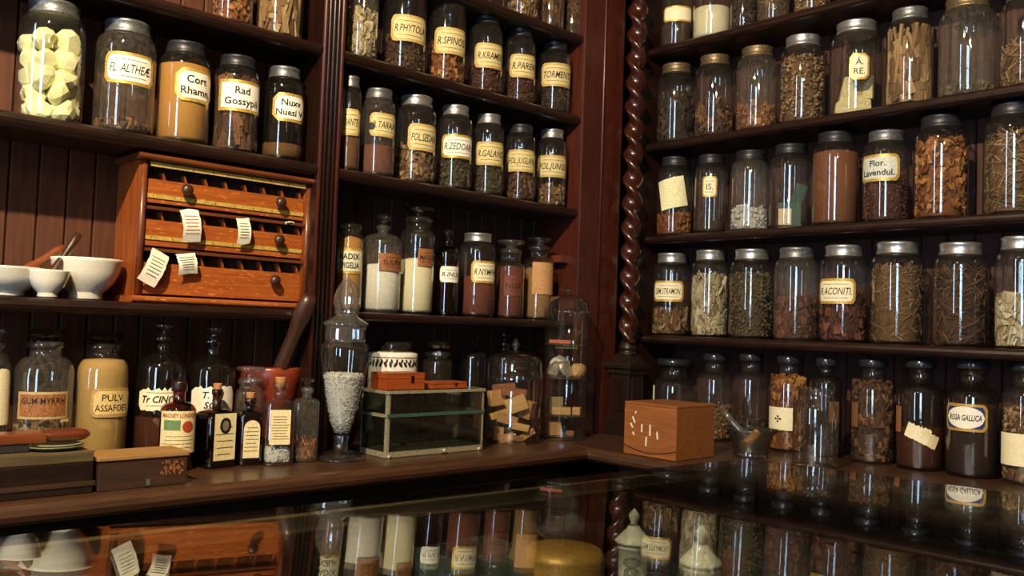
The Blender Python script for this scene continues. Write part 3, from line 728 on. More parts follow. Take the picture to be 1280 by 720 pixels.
# -- carboys at the back of the worktop
gW = 'large stoppered bottles at the back of the worktop'
bottle_px(.075, -14, 52, 428, ZC, 500, nw=30, y_neck=440, g=GL, desc='large bottle with a cream label cut off by the left edge', group=gW, cont=('powder', DRK, .7), lab=(0, 496, 26, 70, ['', ''], {'rim': None, 'shape': 'arch'}), sh_h=.03)
bottle_px(.075, 54, 76, 427, ZC, 500, nw=42, y_neck=446, g=GLD, desc='large hazy bottle with an orange brown label GUM MYRRH', group=gW, stopper='faceted', cont=('flakes', TAN, .40), lab=(54, 507, 60, 34, ['GUM MYRRH', ''], {'shape': 'square', 'face': ORANGEL, 'rim': plain('rim_dull', (178, 150, 100), .6)}), sh_h=.03, lip=1.15, stop_mat=GLB)
bottle_px(.075, 127, 68, 430, ZC, 500, nw=40, y_neck=447, g=GL, desc='large bottle of tan powder labelled PULV. ASSAFOET.', group=gW, stopper='faceted', cont=('powder', [(150, 116, 60), (190, 152, 86), (212, 178, 110)], 1.16), lab=(138, 503, 48, 36, ['PULV.', 'ASSAFOET.'], {'face': plain('lab_tan', (208, 178, 112), .6), 'rim': plain('lab_tan2', (170, 138, 76), .6)}), sh_h=.03, lip=1.15, stop_mat=GLB)
bottle_px(.075, 200, 64, 420, ZC, 500, nw=20, y_neck=442, g=GLB, desc='large dark bottle with a torn cream label Tr CINCH', group=gW, stopper='disc', cont=('powder', RED, .45), lab=(201, 499, 52, 30, ['Tr CINCH'], {'face': CREAM, 'rim': None, 'shear': .25, 'torn': .35, 'bold': .02}), sh_h=.035, lip=1.4)
bottle_px(.075, 263, 60, 424, ZC, 500, nw=18, y_neck=446, g=GLB, desc='large dark bottle with a torn cream label T. SCIL behind the corked bottle', group=gW, stopper='disc', cont=('powder', DRK, .4), lab=(265, 500, 50, 36, ['T.  TI', 'SCIL'], {'face': WHITEL, 'rim': None, 'shear': .25, 'torn': .25, 'bold': .02}), sh_h=.035, lip=1.4)
# -- small medicine bottles in front
gS = 'small medicine bottles on the worktop'
PAPER = plain('paper_label', (226, 208, 156), .7, 0, .08)
def lines_of(mb, mapf, w, h, n, off=.0014, y0=.0, seed=3):
    rg = random.Random(seed)
    for k in range(n):
        ww = w*(.30+.14*rg.random()); patch(mb, mapf, ww, h*.010, 'square', off, 0, 0, rg.uniform(-.04, .04)*w, y0-h*(.02+.9*k/n)+h*.4, cols=6)
t, p, r, h = bottle_px(-.005, 222, 46, 481, ZC, 530, nw=16, y_neck=502, g=AMB, desc='amber bottle with a cream, green and red label', group=gS, name='medicine_bottle', stopper='cap', stop_mat=plain('dark_cap', (40, 16, 12), .3), cont=('powder', DRK, .8), sh_h=.018, lip=1.15)
mp, arc, hh = side_map(p, r, 222, 46, 223, 540, 42, 52, ZC)
lb = make_label(t, mp, arc, hh, [], 'square', PAPER, None)
mb = MB(); letters(mb, mp, 'MACNEY LONDON', hh*.14, 0, hh*.40, .0015, maxw=arc*.85, bold=.02); mb.obj('red_lettering', INKR, lb, fix=False)
mb = MB(); patch(mb, mp, arc*.2, hh*.12, 'square', .0014, 0, 0, -arc*.18, hh*.17); mb.obj('green_band', GREENL, lb, fix=False)
mb = MB(); patch(mb, mp, arc*.14, arc*.14, 'oval', .0015, 0, 0, arc*.2, hh*.13); mb.obj('red_seal', INKR, lb, fix=False)
mb = MB(); lines_of(mb, mp, arc, hh*.4, 4, y0=-hh*.25); mb.obj('fine_print', INK, lb, fix=False)
def flat_label(t, r, az, zc, w, h, n, name='label', rr=.985, shape='square', oval=False, seed=1, face=PAPER):
    f = flat((rr*r*math.cos(az), rr*r*math.sin(az), zc), (-math.sin(az), math.cos(az), 0), (0, 0, 1), (math.cos(az), math.sin(az), 0))
    lb = make_label(t, f, w, h, [], shape, face, None, seed=seed)
    mb = MB(); lines_of(mb, f, w, h*.8, n, .0014, -h*.1 if oval else 0, seed)
    mb.obj('fine_print', plain('faded_ink', (92, 80, 60), .7), lb, fix=False)
    if oval:
        mb = MB(); patch(mb, f, w*.26, h*.17, 'oval', .0016, 0, 0, 0, h*.24); mb.obj('black_portrait', INK, lb, fix=False)
        mb = MB(); patch(mb, f, w*.15, h*.11, 'oval', .0019, 0, 0, 0, h*.24); mb.obj('portrait_face', plain('sepia', (120, 110, 84), .7), lb, fix=False)
    return lb
def med(cx, yb, w, y_lip, y_neck, nw, g, desc, rot, **k):
    q = onZ(cx, yb, ZC); vv = (q-CP); vv.z = 0; vv.normalize(); r = rad(cx, w, q)
    p = q+vv*r; dd = depth(Vector((p.x, p.y, EYE))); r = rad(cx, w, p); h = onD(cx, y_lip, dd)-ZC
    t = bottle(Vector((p.x, p.y, ZC+.0005)), r, h, nw/w*r, h-(onD(cx, y_neck, dd)-ZC), None, g, desc, gS, name='medicine_bottle', az=view_az(p)+rot, **k)
    return t, p, r, h, 0
t, p, r, h, az = med(267, 586, 46, 486, 510, 12, DKB, 'black square bottle with a cork and a cream portrait label', .55, stopper='cork', sh_h=.022, square=True, cont=('powder', [(10, 12, 12), (16, 18, 16), (22, 24, 20)], .96), lip=1.2)
flat_label(t, r, 0, h*.40, r*1.35, h*.60, 5, oval=True)
t, p, r, h, az = med(309, 583, 31, 497, 512, 12, DKB, 'small brown bottle with an arched cream label', .25, stopper='cork', sh_h=.012, square=True, cont=('powder', RED, .8), lip=1.3)
flat_label(t, r, 0, h*.40, r*1.35, h*.56, 7, shape='arch')
t, p, r, h, az = med(346, 583, 38, 478, 497, 15, GL, 'clear square bottle with a tall cream label above white powder', .1, stopper='cork', sh_h=.012, square=True, cont=('chips', WHT, .2), lip=1.35)
flat_label(t, r, 0, h*.47, r*1.35, h*.42, 9, seed=4)
t, p, r, h, az = med(380, 578, 32, 484, 497, 12, GLD, 'clear square bottle with a glass stopper holding dried straw', .1, stopper='ball', stop_h=.022, sh_h=.010, square=True, cont=('straw', ORG, .22), lip=1.3)
bottle_px(.034, 311, 36, 473, ZC, 520, nw=28, y_neck=486, g=GLD, desc='clear wide-necked jar behind the small brown bottle', group=gS, name='medicine_bottle', stopper='disc', stop_mat=GLD, cont=('fine', BRN, .5), sh_h=.014, lip=1.12)

# ================================================================== DRAWER CABINET AND BOWLS ON THE LOW LEFT SHELF
cx0, cx1, cy0, cy1 = -1.410, -1.046, .030, .150
cb = thing('drawer_cabinet', ((cx0+cx1)/2, cy0, zC+.0005), 'orange oak three-drawer label cabinet on the low left shelf', 'cabinet')
Wc = cx1-cx0; Hc = .2815; hw = Wc/2; D = cy1-cy0
OAKS = wood('oak_side', (120, 58, 18), (166, 86, 30), 2, rough=.42)
OAKD = wood('oak_dark', (84, 40, 16), (120, 62, 26), 0, rough=.35)
MB().span(-hw, -hw+.014, .004, D, .012, Hc-.012).obj('side_panel', OAKS, cb); MB().span(hw-.014, hw, .004, D, .012, Hc-.012).obj('side_panel', OAKS, cb)
MB().span(-hw+.014, hw-.014, D-.01, D, .012, Hc-.012).obj('back_panel', OAKS, cb)
for s in (-1, 1):
    MB().lathe([(.0065, .012), (.0065, Hc-.012)], 14, c=(s*(hw-.007), .003, 0)).obj('corner_post', OAKD, cb)
MB().prism(nosing(-.022, D, .012, .012), -hw-.010, hw+.006, 'yz').obj('base_moulding', OAK, cb)
MB().prism(nosing(-.016, D, Hc, .012), -hw-.008, hw+.010, 'yz').obj('top_moulding', OAKD, cb)
uz = Hc/635.0
STRIP = plain('label_strip', (196, 164, 78), .5, .25, .12, 30)
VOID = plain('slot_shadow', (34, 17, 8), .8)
rowsd = [(75, 118, 158, 222, 240, 262, (-.095, .105)), (None, 290, 334, 402, 419, 448, (.105,)), (None, 470, 520, 655, None, 655, (.100,))]
def zz(v): return Hc-(v-55)*uz
for k, (st1, s0, f0, f1, st2, bot, knobs) in enumerate(rowsd):
    x0, x1 = -hw+.0145, hw-.0145
    top = zz(80 if k == 0 else s0-14)
    dr = MB().span(x0+.001, x1-.001, .006, .016, zz(bot)+.001, zz(f0)-.0).obj('drawer', OAK, cb, .0008)
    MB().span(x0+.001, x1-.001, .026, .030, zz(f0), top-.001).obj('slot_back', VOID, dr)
    MB().span(x0+.001, x1-.001, .007, .026, zz(f0)-.0005, zz(f0)+.0008).obj('slot_floor', OAKD, dr)
    MB().span(x0+.001, x1-.001, -.002, .014, top-.006, top).obj('top_rail', OAKD, dr)
    for i in range(8):
        xx = x0+(i+.5)*(x1-x0)/8+.012
        MB().box((xx, .016, (zz(s0)+zz(f0))/2-.002), (.003, .016, (zz(s0)-zz(f0))*.95), Matrix.Rotation(-.35, 3, 'Y')).obj('slot_divider', OAKS, dr)
    if st1:
        sp = MB().span(x0+.002, x1-.002, -.0035, -.002, zz(106), zz(88)).obj('label_strip', STRIP, dr)
        for i in range(9): MB().span(x0+.002+i*(x1-x0-.006)/8, x0+.003+i*(x1-x0-.006)/8, -.0038, -.0035, zz(105), zz(89)).obj('strip_tick', INK, sp)
    if st2:
        sp = MB().span(x0+.002, x1-.002, .0035, .006, zz(st2), zz(f1)).obj('label_strip', STRIP, dr)
        for i in range(8): MB().span(x0+.012+i*(x1-x0-.006)/8, x0+.013+i*(x1-x0-.006)/8, .0032, .0035, zz(st2-2), zz(f1+2)).obj('strip_tick', INK, sp)
    for kx in knobs:
        MB().lathe([(.004, 0), (.004, .006), (.009, .009), (.0115, .014), (.0105, .020), (.006, .0235), (.0005, .0245)], 18, c=(kx, .006, (zz(f0)+zz(f1))/2+(.012 if k == 2 else 0)), rot=Matrix.Rotation(PI/2, 3, 'X')).obj('knob', WALNUT, dr)
SLIP = plain('paper_slip', (238, 232, 210), .75, 0, .04)
def slip(px, py, wv, hv, tilt, curl, desc, red=False, seed=1):
    p = onY(px, py, cy0-.006)
    t = thing('paper_slip', p, desc, 'paper', 'paper slips hanging from the drawer cabinet')
    mb = MB(); n = 10; ln = MB(); T = Matrix.Rotation(tilt, 3, 'Y'); rg = random.Random(seed)
    def pt(u, v, o): return tuple(T @ Vector((u, -curl*math.sin(max(0, min(1, v/hv+.0))*PI*.9)-o, -v)))
    for i in range(n+1):
        for u in (-wv/2, 0, wv/2): mb.v.append(pt(u*(1+rg.uniform(-.04, .04)), hv*i/n+(rg.uniform(-.002, .002) if i in (0, n) else 0), 0))
    for i in range(n):
        for j in range(2): mb.face([3*i+j, 3*i+j+1, 3*i+j+4, 3*i+j+3])
    me = mb.obj('slip_paper', SLIP, t, fix=False); md = me.modifiers.new('thickness', 'SOLIDIFY'); md.thickness = .0004; md.offset = 1
    for i in range(6):
        b = len(ln.v); v0 = hv*(.2+.11*i); hw_ = wv*(.28+.12*rg.random())
        for (u, v) in ((-hw_, v0), (hw_, v0), (hw_, v0+.0012), (-hw_, v0+.0012)): ln.v.append(pt(u, v, .0009))
        ln.face([b, b+1, b+2, b+3])
    ln.obj('fine_print', INKR if red else plain('faded_ink', (92, 80, 60), .7), t, fix=False)
slip(236, 262, .036, .062, -.10, .014, 'curled paper slip with red print hanging over the middle drawer', True, 2)
slip(303, 273, .028, .052, -.06, .010, 'curled paper slip near the middle of the second drawer', False, 3)
slip(201, 316, .036, .064, .42, .012, 'torn printed slip tilted at the lower left drawer edge', False, 4)
slip(231, 316, .037, .042, -.18, .010, 'short plain white slip on the lowest drawer', False, 5)
slip(361, 277, .020, .006, -.15, .004, 'tiny white scrap of paper in the second drawer slot', False, 6)

def bowl(px, Y, rimw, yrim, desc, hgt=None):
    p = onY(px, yrim, Y); r = rad(px, rimw, p); h = p.z-zC
    t = thing('mortar_bowl', (p.x, Y, zC+.0005), desc, 'bowl', 'white porcelain mortars')
    MB().lathe([(.001, .004), (r*.36, .004), (r*.44, 0), (r*.48, .003), (r*.46, h*.16), (r*.50, h*.20), (r*.74, h*.40), (r*.90, h*.66), (r*.975, h*.92), (r*1.0, h*.97), (r*.99, h), (r*.92, h*.985), (r*.84, h*.66), (r*.62, h*.36), (.001, h*.24)], 44, cap0=False).obj('bowl_body', PORC, t)
    return t, p, r, h
bowl(109, .083, 94, 324, 'large white porcelain mortar bowl beside the drawer cabinet')
bs = bowl(61, .040, 56, 338, 'small white porcelain mortar bowl in front of two larger ones')
bl = bowl(10, .083, 96, 334, 'large white porcelain mortar bowl at the left picture edge')
def stick(a, b, rs, name, desc, cat, mat, seg=14):
    a, b = Vector(a), Vector(b); t = thing(name, a, desc, cat); n = len(rs)
    MB().tube([(b-a)*(i/(n-1)) for i in range(n)], rs, seg).obj('handle', mat, t); return t
q0 = Vector((bs[1].x-.004, .044, zC+.022)); q1 = onY(98, 293, .07)
stick(q0, q1, [.0105, .011, .010, .0085, .007, .0065, .007, .008, .0065], 'pestle', 'dark wooden pestle leaning in the small mortar bowl', 'pestle', WALNUT)
q0 = Vector((bl[1].x+.0, .075, zC+.028)); q1 = onY(80, 309, .10)
stick(q0, q1, [.011, .0115, .010, .009, .0075, .007, .008, .0085, .006], 'pestle', 'reddish wooden pestle leaning in the left mortar bowl', 'pestle', wood('pestle_red', (104, 52, 26), (140, 76, 40), 0))

# ================================================================== WORKTOP THINGS, LEFT
def on_top(cx, yb, w=0):
    q = onZ(cx, yb, ZC); vv = q-CP; vv.z = 0; vv.normalize(); r = rad(cx, w, q) if w else 0
    return q+vv*r, r
# two old wooden boxes at the left
def wbox(x0, x1, y0, y1, z0, z1, desc, lidm, bodym, lid_h=.012, over=.003, clasp=True):
    t = thing('wooden_box', ((x0+x1)/2, (y0+y1)/2, z0), desc, 'box'); a, b = (x1-x0)/2, (y1-y0)/2; h = z1-z0
    MB().span(-a, a, -b, b, 0, h-lid_h).obj('box_body', bodym, t, .0015)
    MB().span(-a-over, a+over, -b-over, b+over, h-lid_h+.0005, h).obj('lid', lidm, t, .002)
    if clasp:
        for u in (.1, ): MB().span(u*a-.003, u*a+.003, -b-.002, -b+.0005, h*.06, h*.24).obj('catch', plain('verdigris', (86, 100, 84), .6, .3), t)
    return t
TANL = wood('tan_lid', (128, 92, 46), (168, 126, 70), 0, rough=.6, coat=0)
OLDW = wood('old_brown_box', (40, 24, 16), (72, 44, 28), 0, rough=.5)
GRIME = wood('grimy_box', (58, 48, 28), (104, 84, 46), 0, rough=.6, coat=0)
pA = onZ(118, 609, ZC); pB0 = onZ(123, 611, ZC); pB1 = onZ(234, 601, ZC); 
fy = -.160
xb0 = onZ(123, 612, ZC); dz = onD(122, 569, depth(Vector((-1.505, fy, EYE))))
bx = wbox(onY(122, 610, fy).x, onY(233, 600, fy).x, fy, fy+.075, ZC+.0005, dz, 'dark brown wooden box with a worn pale tan lid', TANL, OLDW, .008)
mb = MB(); rg = random.Random(8)
for k in range(34):
    mb.box((rg.uniform(.028, .066), -.0378, rg.uniform(.020, .040)), (.0014*(1+rg.random()), .0006, .006*(.3+rg.random())), Matrix.Rotation(rg.uniform(-.6, .6), 3, 'Y'))
mb.obj('scratches', plain('worn_wood', (150, 92, 44), .7), bx)
xa1 = onY(118, 608, fy).x
zl = onD(60, 566, depth(Vector((-1.59, fy, EYE))))
la = wbox(-1.86, xa1-.003, fy, fy+.10, ZC+.0005, zl, 'long black low box with a grimy tan lid at the left edge', GRIME, DARKW, .017, .0, True)
MB().span(-.175, .170, -.0515, -.049, .012+.0, .020).obj('box_rail', OLDW, la)
# stack on the long box: small dish plates and a wooden brush
zt = zl+.0006
pl1 = onY(72, 560, fy+.05)
t = thing('green_dish', (onY(70, 560, fy+.045).x, fy+.045, zt), 'small flat greenish dish on the long black box, lower one', 'dish', 'green dishes on the long box')
GD = plain('green_dish', (118, 122, 92), .35, 0, .15)
MB().lathe([(.001, .001), (.03, 0), (.044, .005), (.046, .0065), (.044, .007), (.03, .003), (.001, .003)], 30, cap0=False).obj('dish_body', GD, t); t.scale = (1, .8, 1)
t = thing('green_dish', (onY(72, 556, fy+.045).x, fy+.047, zt+.0035), 'small flat greenish dish on the long black box, upper one under the brush', 'dish', 'green dishes on the long box')
MB().lathe([(.001, .001), (.024, 0), (.036, .004), (.038, .0055), (.036, .006), (.024, .003), (.001, .003)], 30, cap0=False).obj('dish_body', plain('pale_green_dish', (150, 150, 112), .35, 0, .12), t); t.scale = (1, .8, 1)
br = thing('wooden_brush', (onY(20, 545, fy+.05).x, fy+.05, zt), 'flat reddish wooden brush with a rounded handle on the long black box', 'brush')
xl, xm, xr = onY(-60, 548, fy+.05).x-br.location.x, onY(54, 545, fy+.05).x-br.location.x, onY(111, 543, fy+.05).x-br.location.x
BRW = wood('brush_wood', (92, 46, 24), (132, 72, 38), 0, rough=.28, coat=.5)
MB().span(xl, xm, -.022, .022, .013, .029).obj('brush_back', BRW, br, .003)
BH = wood('brush_handle', (76, 32, 18), (110, 52, 28), 0, rough=.22, coat=.6)
mb = MB(); n = 12
mb.tube([(xm-.004+(xr-xm+.004)*i/n, 0, .022) for i in range(n+1)], [.0085, .0095, .010, .0103, .0105, .0107, .0108, .0108, .0107, .0105, .010, .0085, .004], 14); o = mb.obj('handle', BH, br); o.scale = (1, 1.7, 1)
mb = MB(); rg = random.Random(4)
for i in range(60):
    for j in range(7):
        mb.box((xl+.004+(xm-xl-.03)*i/59, -.019+.0063*j, .007), (.0016, .0016, .0125), Euler((rg.uniform(-.1, .1), rg.uniform(-.1, .1), 0)).to_matrix(), taper=1)
o = mb.obj('bristles', plain('black_bristle', (24, 20, 18), .8), br, fix=False); o['kind'] = 'stuff'
# red wooden mortar and its big pestle
p = onY(339, 470, .088); r = rad(339, 80, p)*.97; zr = onD(339, 458, depth(Vector((p.x, p.y, EYE))))-ZC
t = thing('wooden_mortar', (p.x, p.y, ZC+.0005), 'red brown turned wooden mortar behind the small bottles', 'mortar')
MB().lathe([(r*.7, 0), (r*.72, .01), (r*.5, .02), (r*.42, zr*.3), (r*.6, zr*.5), (r*.93, zr*.66), (r*.95, zr*.80), (r*.99, zr*.83), (r*.99, zr*.97), (r*.96, zr), (r*.84, zr), (r*.8, zr*.8), (r*.5, zr*.5), (.001, zr*.42)], 40).obj('mortar_body', wood('red_wood', (112, 40, 22), (150, 62, 34), 0, rough=.32, coat=.4), t)
q0 = Vector((p.x-.012, .075, ZC+zr*.6)); q1 = onY(387, 369, -.030)
t = stick(q0, q1, [.019, .0195, .019, .018, .017, .0165, .016, .0155, .015, .015, .0165, .018, .0185, .0175, .013], 'pestle', 'large dark wooden pestle standing in the red wooden mortar', 'pestle', WALNUT, 18)

# tall footed apothecary jar with a pointed lid
p, rb = on_top(425, 579, 58)
dd = depth(Vector((p.x, p.y, EYE))); ZZ = lambda y: onD(425, y, dd)-ZC; RR = lambda w: rad(425, w, Vector((p.x, p.y, EYE)))
t = thing('footed_jar', (p.x, p.y, ZC+.0005), 'tall footed crystal jar of white grains with a pointed fluted stopper', 'jar')
pan = lambda a, z: 1-.035*abs(math.sin(a*4))
MB().lathe([(.001, .004), (RR(52), .002), (RR(58), 0), (RR(58), .004), (RR(50), .010), (RR(30), .018), (RR(20), ZZ(562)), (RR(18), ZZ(552)), (RR(22), ZZ(547)), (RR(20), ZZ(543))], 40, cap0=False, cap1=False).obj('foot', GLC, t)
MB().lathe([(.001, ZZ(543)), (RR(20), ZZ(542)), (RR(34), ZZ(525)), (RR(46), ZZ(500)), (RR(56), ZZ(472)), (RR(62), ZZ(445)), (RR(63), ZZ(436)), (RR(60), ZZ(431)), (RR(50), ZZ(428)), (RR(50), ZZ(424))], 40, mod=pan, cap0=False, cap1=False).obj('glass_bowl', GLC, t)
MB().lathe([(RR(49), ZZ(427)), (RR(51), ZZ(424)), (RR(51), ZZ(411)), (RR(49), ZZ(409))], 48, mod=lambda a, z: 1-.03*(math.sin(a*24) > 0), sm=False, cap0=False, cap1=False).obj('fluted_collar', GLF, t)
ld = MB().lathe([(RR(50), ZZ(411)), (RR(58), ZZ(406)), (RR(57), ZZ(404)), (RR(44), ZZ(400)), (RR(30), ZZ(396)), (RR(26), ZZ(393))], 40, cap0=False, cap1=False).obj('lid', GLF, t)
MB().lathe([(RR(26), ZZ(395)), (RR(30), ZZ(391)), (RR(30), ZZ(388)), (RR(34), ZZ(380)), (RR(33), ZZ(371)), (RR(26), ZZ(360)), (RR(14), ZZ(351)), (RR(4), ZZ(347)), (.0005, ZZ(346.5))], 40, mod=lambda a, z: 1-.15*abs(math.sin(a*5)), cap0=False, sm=False).obj('finial', GLF, ld)
mb = MB(); rg = random.Random(2); prof = [(.001, ZZ(540)), (RR(17), ZZ(540)), (RR(31), ZZ(525)), (RR(43), ZZ(500)), (RR(53), ZZ(473)), (RR(54), ZZ(469)), (RR(30), ZZ(466)), (.001, ZZ(465))]
prof = [(a_*.93, b_) for a_, b_ in prof]
mb.lathe(prof, 24, rnd=.6)
for i in range(700):
    k = rg.uniform(1, 5); i0 = int(k); f = k-i0; rr = prof[i0][0]*(1-f)+prof[i0+1][0]*f; z = prof[i0][1]*(1-f)+prof[i0+1][1]*f; a = rg.random()*2*PI
    if rg.random() < .2: rr *= math.sqrt(rg.random()); z = ZZ(467)
    mb.box((rr*.985*math.cos(a), rr*.985*math.sin(a), z), (.0034, .003, .003), Euler((rg.random()*6, rg.random()*6, 0)).to_matrix(), rnd=rg.random())
o = mb.obj('contents', herb(WHT), t, fix=False); o['kind'] = 'stuff'

# glass casket with metal edges and two small orange boxes on it
GLK = glass('casket_glass', tint=(.55, .60, .56), edge=(.4, .45, .42), dust=.01, f0=.12)
ck = thing('glass_casket', (-.779, -.05, ZC+.0005), 'rectangular glass casket with tarnished metal edges under the orange boxes', 'casket')
a, b = .137, .050
dd = depth(Vector((-.914, -.1, EYE))); hC = onD(484, 489, dd)-ZC; hM = onD(484, 519, dd)-ZC; hB = .014
TARN = plain('tarnished_metal', (176, 168, 138), .42, .5, .25)
MB().span(-a, a, -b, b, 0, hB).obj('metal_base', TARN, ck, .002)
for sx in (-1, 1):
    for sy in (-1, 1):
        MB().box((sx*(a-.004), sy*(b-.004), (hB+hC)/2), (.008, .008, hC-hB)).obj('corner_post', TARN, ck, .001)
        MB().lathe([(.004, -.004), (.006, 0), (.005, .004)], 10, c=(sx*a*.93, sy*b*.96, .003)).obj('foot', TARN, ck)
for sy in (-1, 1):
    MB().span(-a, a, sy*b-.004, sy*b+.004, hC-.006, hC).obj('top_rail', TARN, ck); MB().span(-a, a, sy*b-.003, sy*b+.003, hM-.005, hM+.002).obj('middle_rail', plain('green_metal', (70, 104, 88), .45, .5, .4), ck)
    MB().span(-a+.008, a-.008, sy*b-.0012, sy*b+.0012, hB, hC-.006).obj('glass_side', GLK, ck)
for sx in (-1, 1):
    MB().span(sx*a-.004, sx*a+.004, -b, b, hC-.006, hC).obj('top_rail', TARN, ck); MB().span(sx*a-.003, sx*a+.003, -b, b, hM-.005, hM+.002).obj('middle_rail', TARN, ck)
    MB().span(sx*a-.0012, sx*a+.0012, -b+.008, b-.008, hB, hC-.006).obj('glass_side', GLK, ck)
MB().span(-a+.004, a-.004, -b+.004, b-.004, hC-.003, hC-.0002).obj('glass_lid', GLC, ck)
MB().lathe([(.003, 0), (.006, .003), (.004, .008)], 12, c=(.02, -b, hB*.5), rot=Matrix.Rotation(PI/2, 3, 'X')).obj('clasp', TARN, ck)
ORBOX = wood('orange_box', (134, 58, 22), (168, 80, 32), 0, rough=.4)
zt = ZC+hC+.001
def obox(px0, px1, yt, Y, dp, desc):
    x0 = onY(px0, 475, Y).x; x1 = onY(px1, 475, Y).x; h = onD((px0+px1)/2, yt, depth(Vector(((x0+x1)/2, Y, EYE))))-zt
    t = thing('orange_box', ((x0+x1)/2, Y+dp/2, zt), desc, 'box'); w2 = (x1-x0)/2
    MB().span(-w2, w2, -dp/2, dp/2, 0, h*.62).obj('box_body', ORBOX, t, .001)
    MB().span(-w2, w2, -dp/2, dp/2, h*.62+.0006, h).obj('lid', ORBOX, t, .001)
    MB().span(w2*.28, w2*.42, -dp/2-.0015, -dp/2+.0004, h*.4, h*.82).obj('clasp', plain('dark_clasp', (40, 30, 22), .4, .6), t)
obox(483, 531, 466, -.082, .06, 'larger orange wooden box with a clasp on the glass casket')
obox(541, 584, 477, -.078, .05, 'smaller flat orange wooden box on the glass casket')
# porcelain pot, small jar and dark domes behind the casket
p = onY(492, 440, .07); r = rad(492, 62, p); dd = depth(Vector((p.x, p.y, EYE))); hz = onD(492, 441, dd)-ZC
t = thing('porcelain_pot', (p.x, p.y, ZC+.0005), 'white porcelain pot with black leaf pattern behind the orange box', 'pot')
MB().lathe([(r*.9, 0), (r, .008), (r, hz-.006), (r*.97, hz), (r*.8, hz+.002), (r*.72, hz+.003)], 36, cap1=False).obj('pot_body', PORC, t)
mb = MB(); rg = random.Random(6); A = view_az(p)
for k in range(16):
    mp = cyl(r, hz-.026, A-1.5+k*.2); patch(mb, mp, .0035, .007, 'oval', .0008, 0, rg.uniform(-.9, .9), cols=8); patch(mb, cyl(r, hz-.018, A-1.45+k*.2), .0025, .005, 'oval', .0008, 0, rg.uniform(-.9, .9), cols=8)
mp = cyl(r, hz-.010, A); patch(mb, mp, r*1.5, .0008, 'square', .0008, cols=30)
mb.obj('leaf_pattern', plain('pattern_black', (36, 36, 34), .4), t, fix=False)
MB().lathe([(r*.74, hz+.002), (r*.76, hz+.004), (r*.76, hz+.022), (r*.70, hz+.027), (.0005, hz+.027)], 30).obj('lid', glass('smoke_lid', tint=(.25, .25, .24), edge=(.15, .15, .15), dust=.02), t, fix=False)
bottle_px(.05, 546, 38, 440, ZC, 465, nw=28, y_neck=449, g=GL, desc='empty clear jar with a domed glass stopper behind the flat orange box', name='stoppered_jar', cat='jar', stopper='faceted', stop_h=.028, sh_h=.008, lip=1.15, stop_mat=GLB)
def dome(cx, w, yt, Y, desc, yb=None):
    p = onY(cx, yt+30, Y); r = rad(cx, w, p); dd = depth(Vector((p.x, p.y, EYE))); h = onD(cx, yt, dd)-ZC
    t = thing('glass_dome', (p.x, p.y, ZC+.0005), desc, 'dome', 'dark glass domes at the back of the worktop')
    MB().lathe([(r*1.02, 0), (r*1.02, .004), (r, .006), (r, h-r*.75), (r*.97, h-r*.5), (r*.86, h-r*.26), (r*.62, h-r*.09), (r*.3, h-.003), (.004, h)], 32, cap0=False, cap1=False).obj('glass_body', GLB, t, fix=False)
    MB().lathe([(.004, h-.001), (.004, h+.004), (.009, h+.009), (.008, h+.014), (.0005, h+.016)], 14).obj('knob', GLB, t, fix=False)
dome(590, 40, 434, .100, 'dark glass dome left of the jar of wooden blocks')
bottle_px(.095, 629, 34, 428, ZC, 470, nw=15, y_neck=440, g=GLB, desc='dark stoppered bottle right behind the jar of wooden blocks', group='bottles behind the block jar', sh_h=.02, stopper='disc', stop_mat=GLB)

# bell jar of small wooden blocks
p, r = on_top(640, 556, 70); dd = depth(Vector((p.x, p.y, EYE))); ZZ = lambda y: onD(640, y, dd)-ZC
t = thing('bell_jar', (p.x, p.y, ZC+.0005), 'clear lidded glass jar full of wooden blocks with a pointed knob', 'jar')
MB().lathe([(.001, .003), (r*.9, .003), (r*.97, 0), (r, .005), (r, ZZ(532)), (r*1.03, ZZ(531)), (r, ZZ(529)), (r, ZZ(474)), (r*1.01, ZZ(472))], 44, cap0=False, cap1=False).obj('glass_body', GLC, t, fix=False)
ld = MB().lathe([(r*1.05, ZZ(474)), (r*1.06, ZZ(471)), (r*1.02, ZZ(469)), (r*1.0, ZZ(456)), (r*.97, ZZ(449)), (r*.80, ZZ(444)), (r*.4, ZZ(440)), (.008, ZZ(438))], 44, cap0=False, cap1=False).obj('lid', GLC, t, fix=False)
MB().lathe([(.007, ZZ(439)), (.005, ZZ(436)), (.010, ZZ(432)), (.011, ZZ(430)), (.005, ZZ(425)), (.0005, ZZ(422))], 14).obj('knob', GLC, ld, fix=False)
BLK = [wood('block_%d' % k, a_, b_, 0, rough=.7, coat=0, scale=2) for k, (a_, b_) in enumerate((((176, 132, 78), (208, 168, 112)), ((150, 104, 60), (190, 144, 92)), ((128, 74, 44), (160, 104, 66))))]
A = view_az(p); ex = Vector((-math.sin(A), math.cos(A), 0)); en = Vector((math.cos(A), math.sin(A), 0))
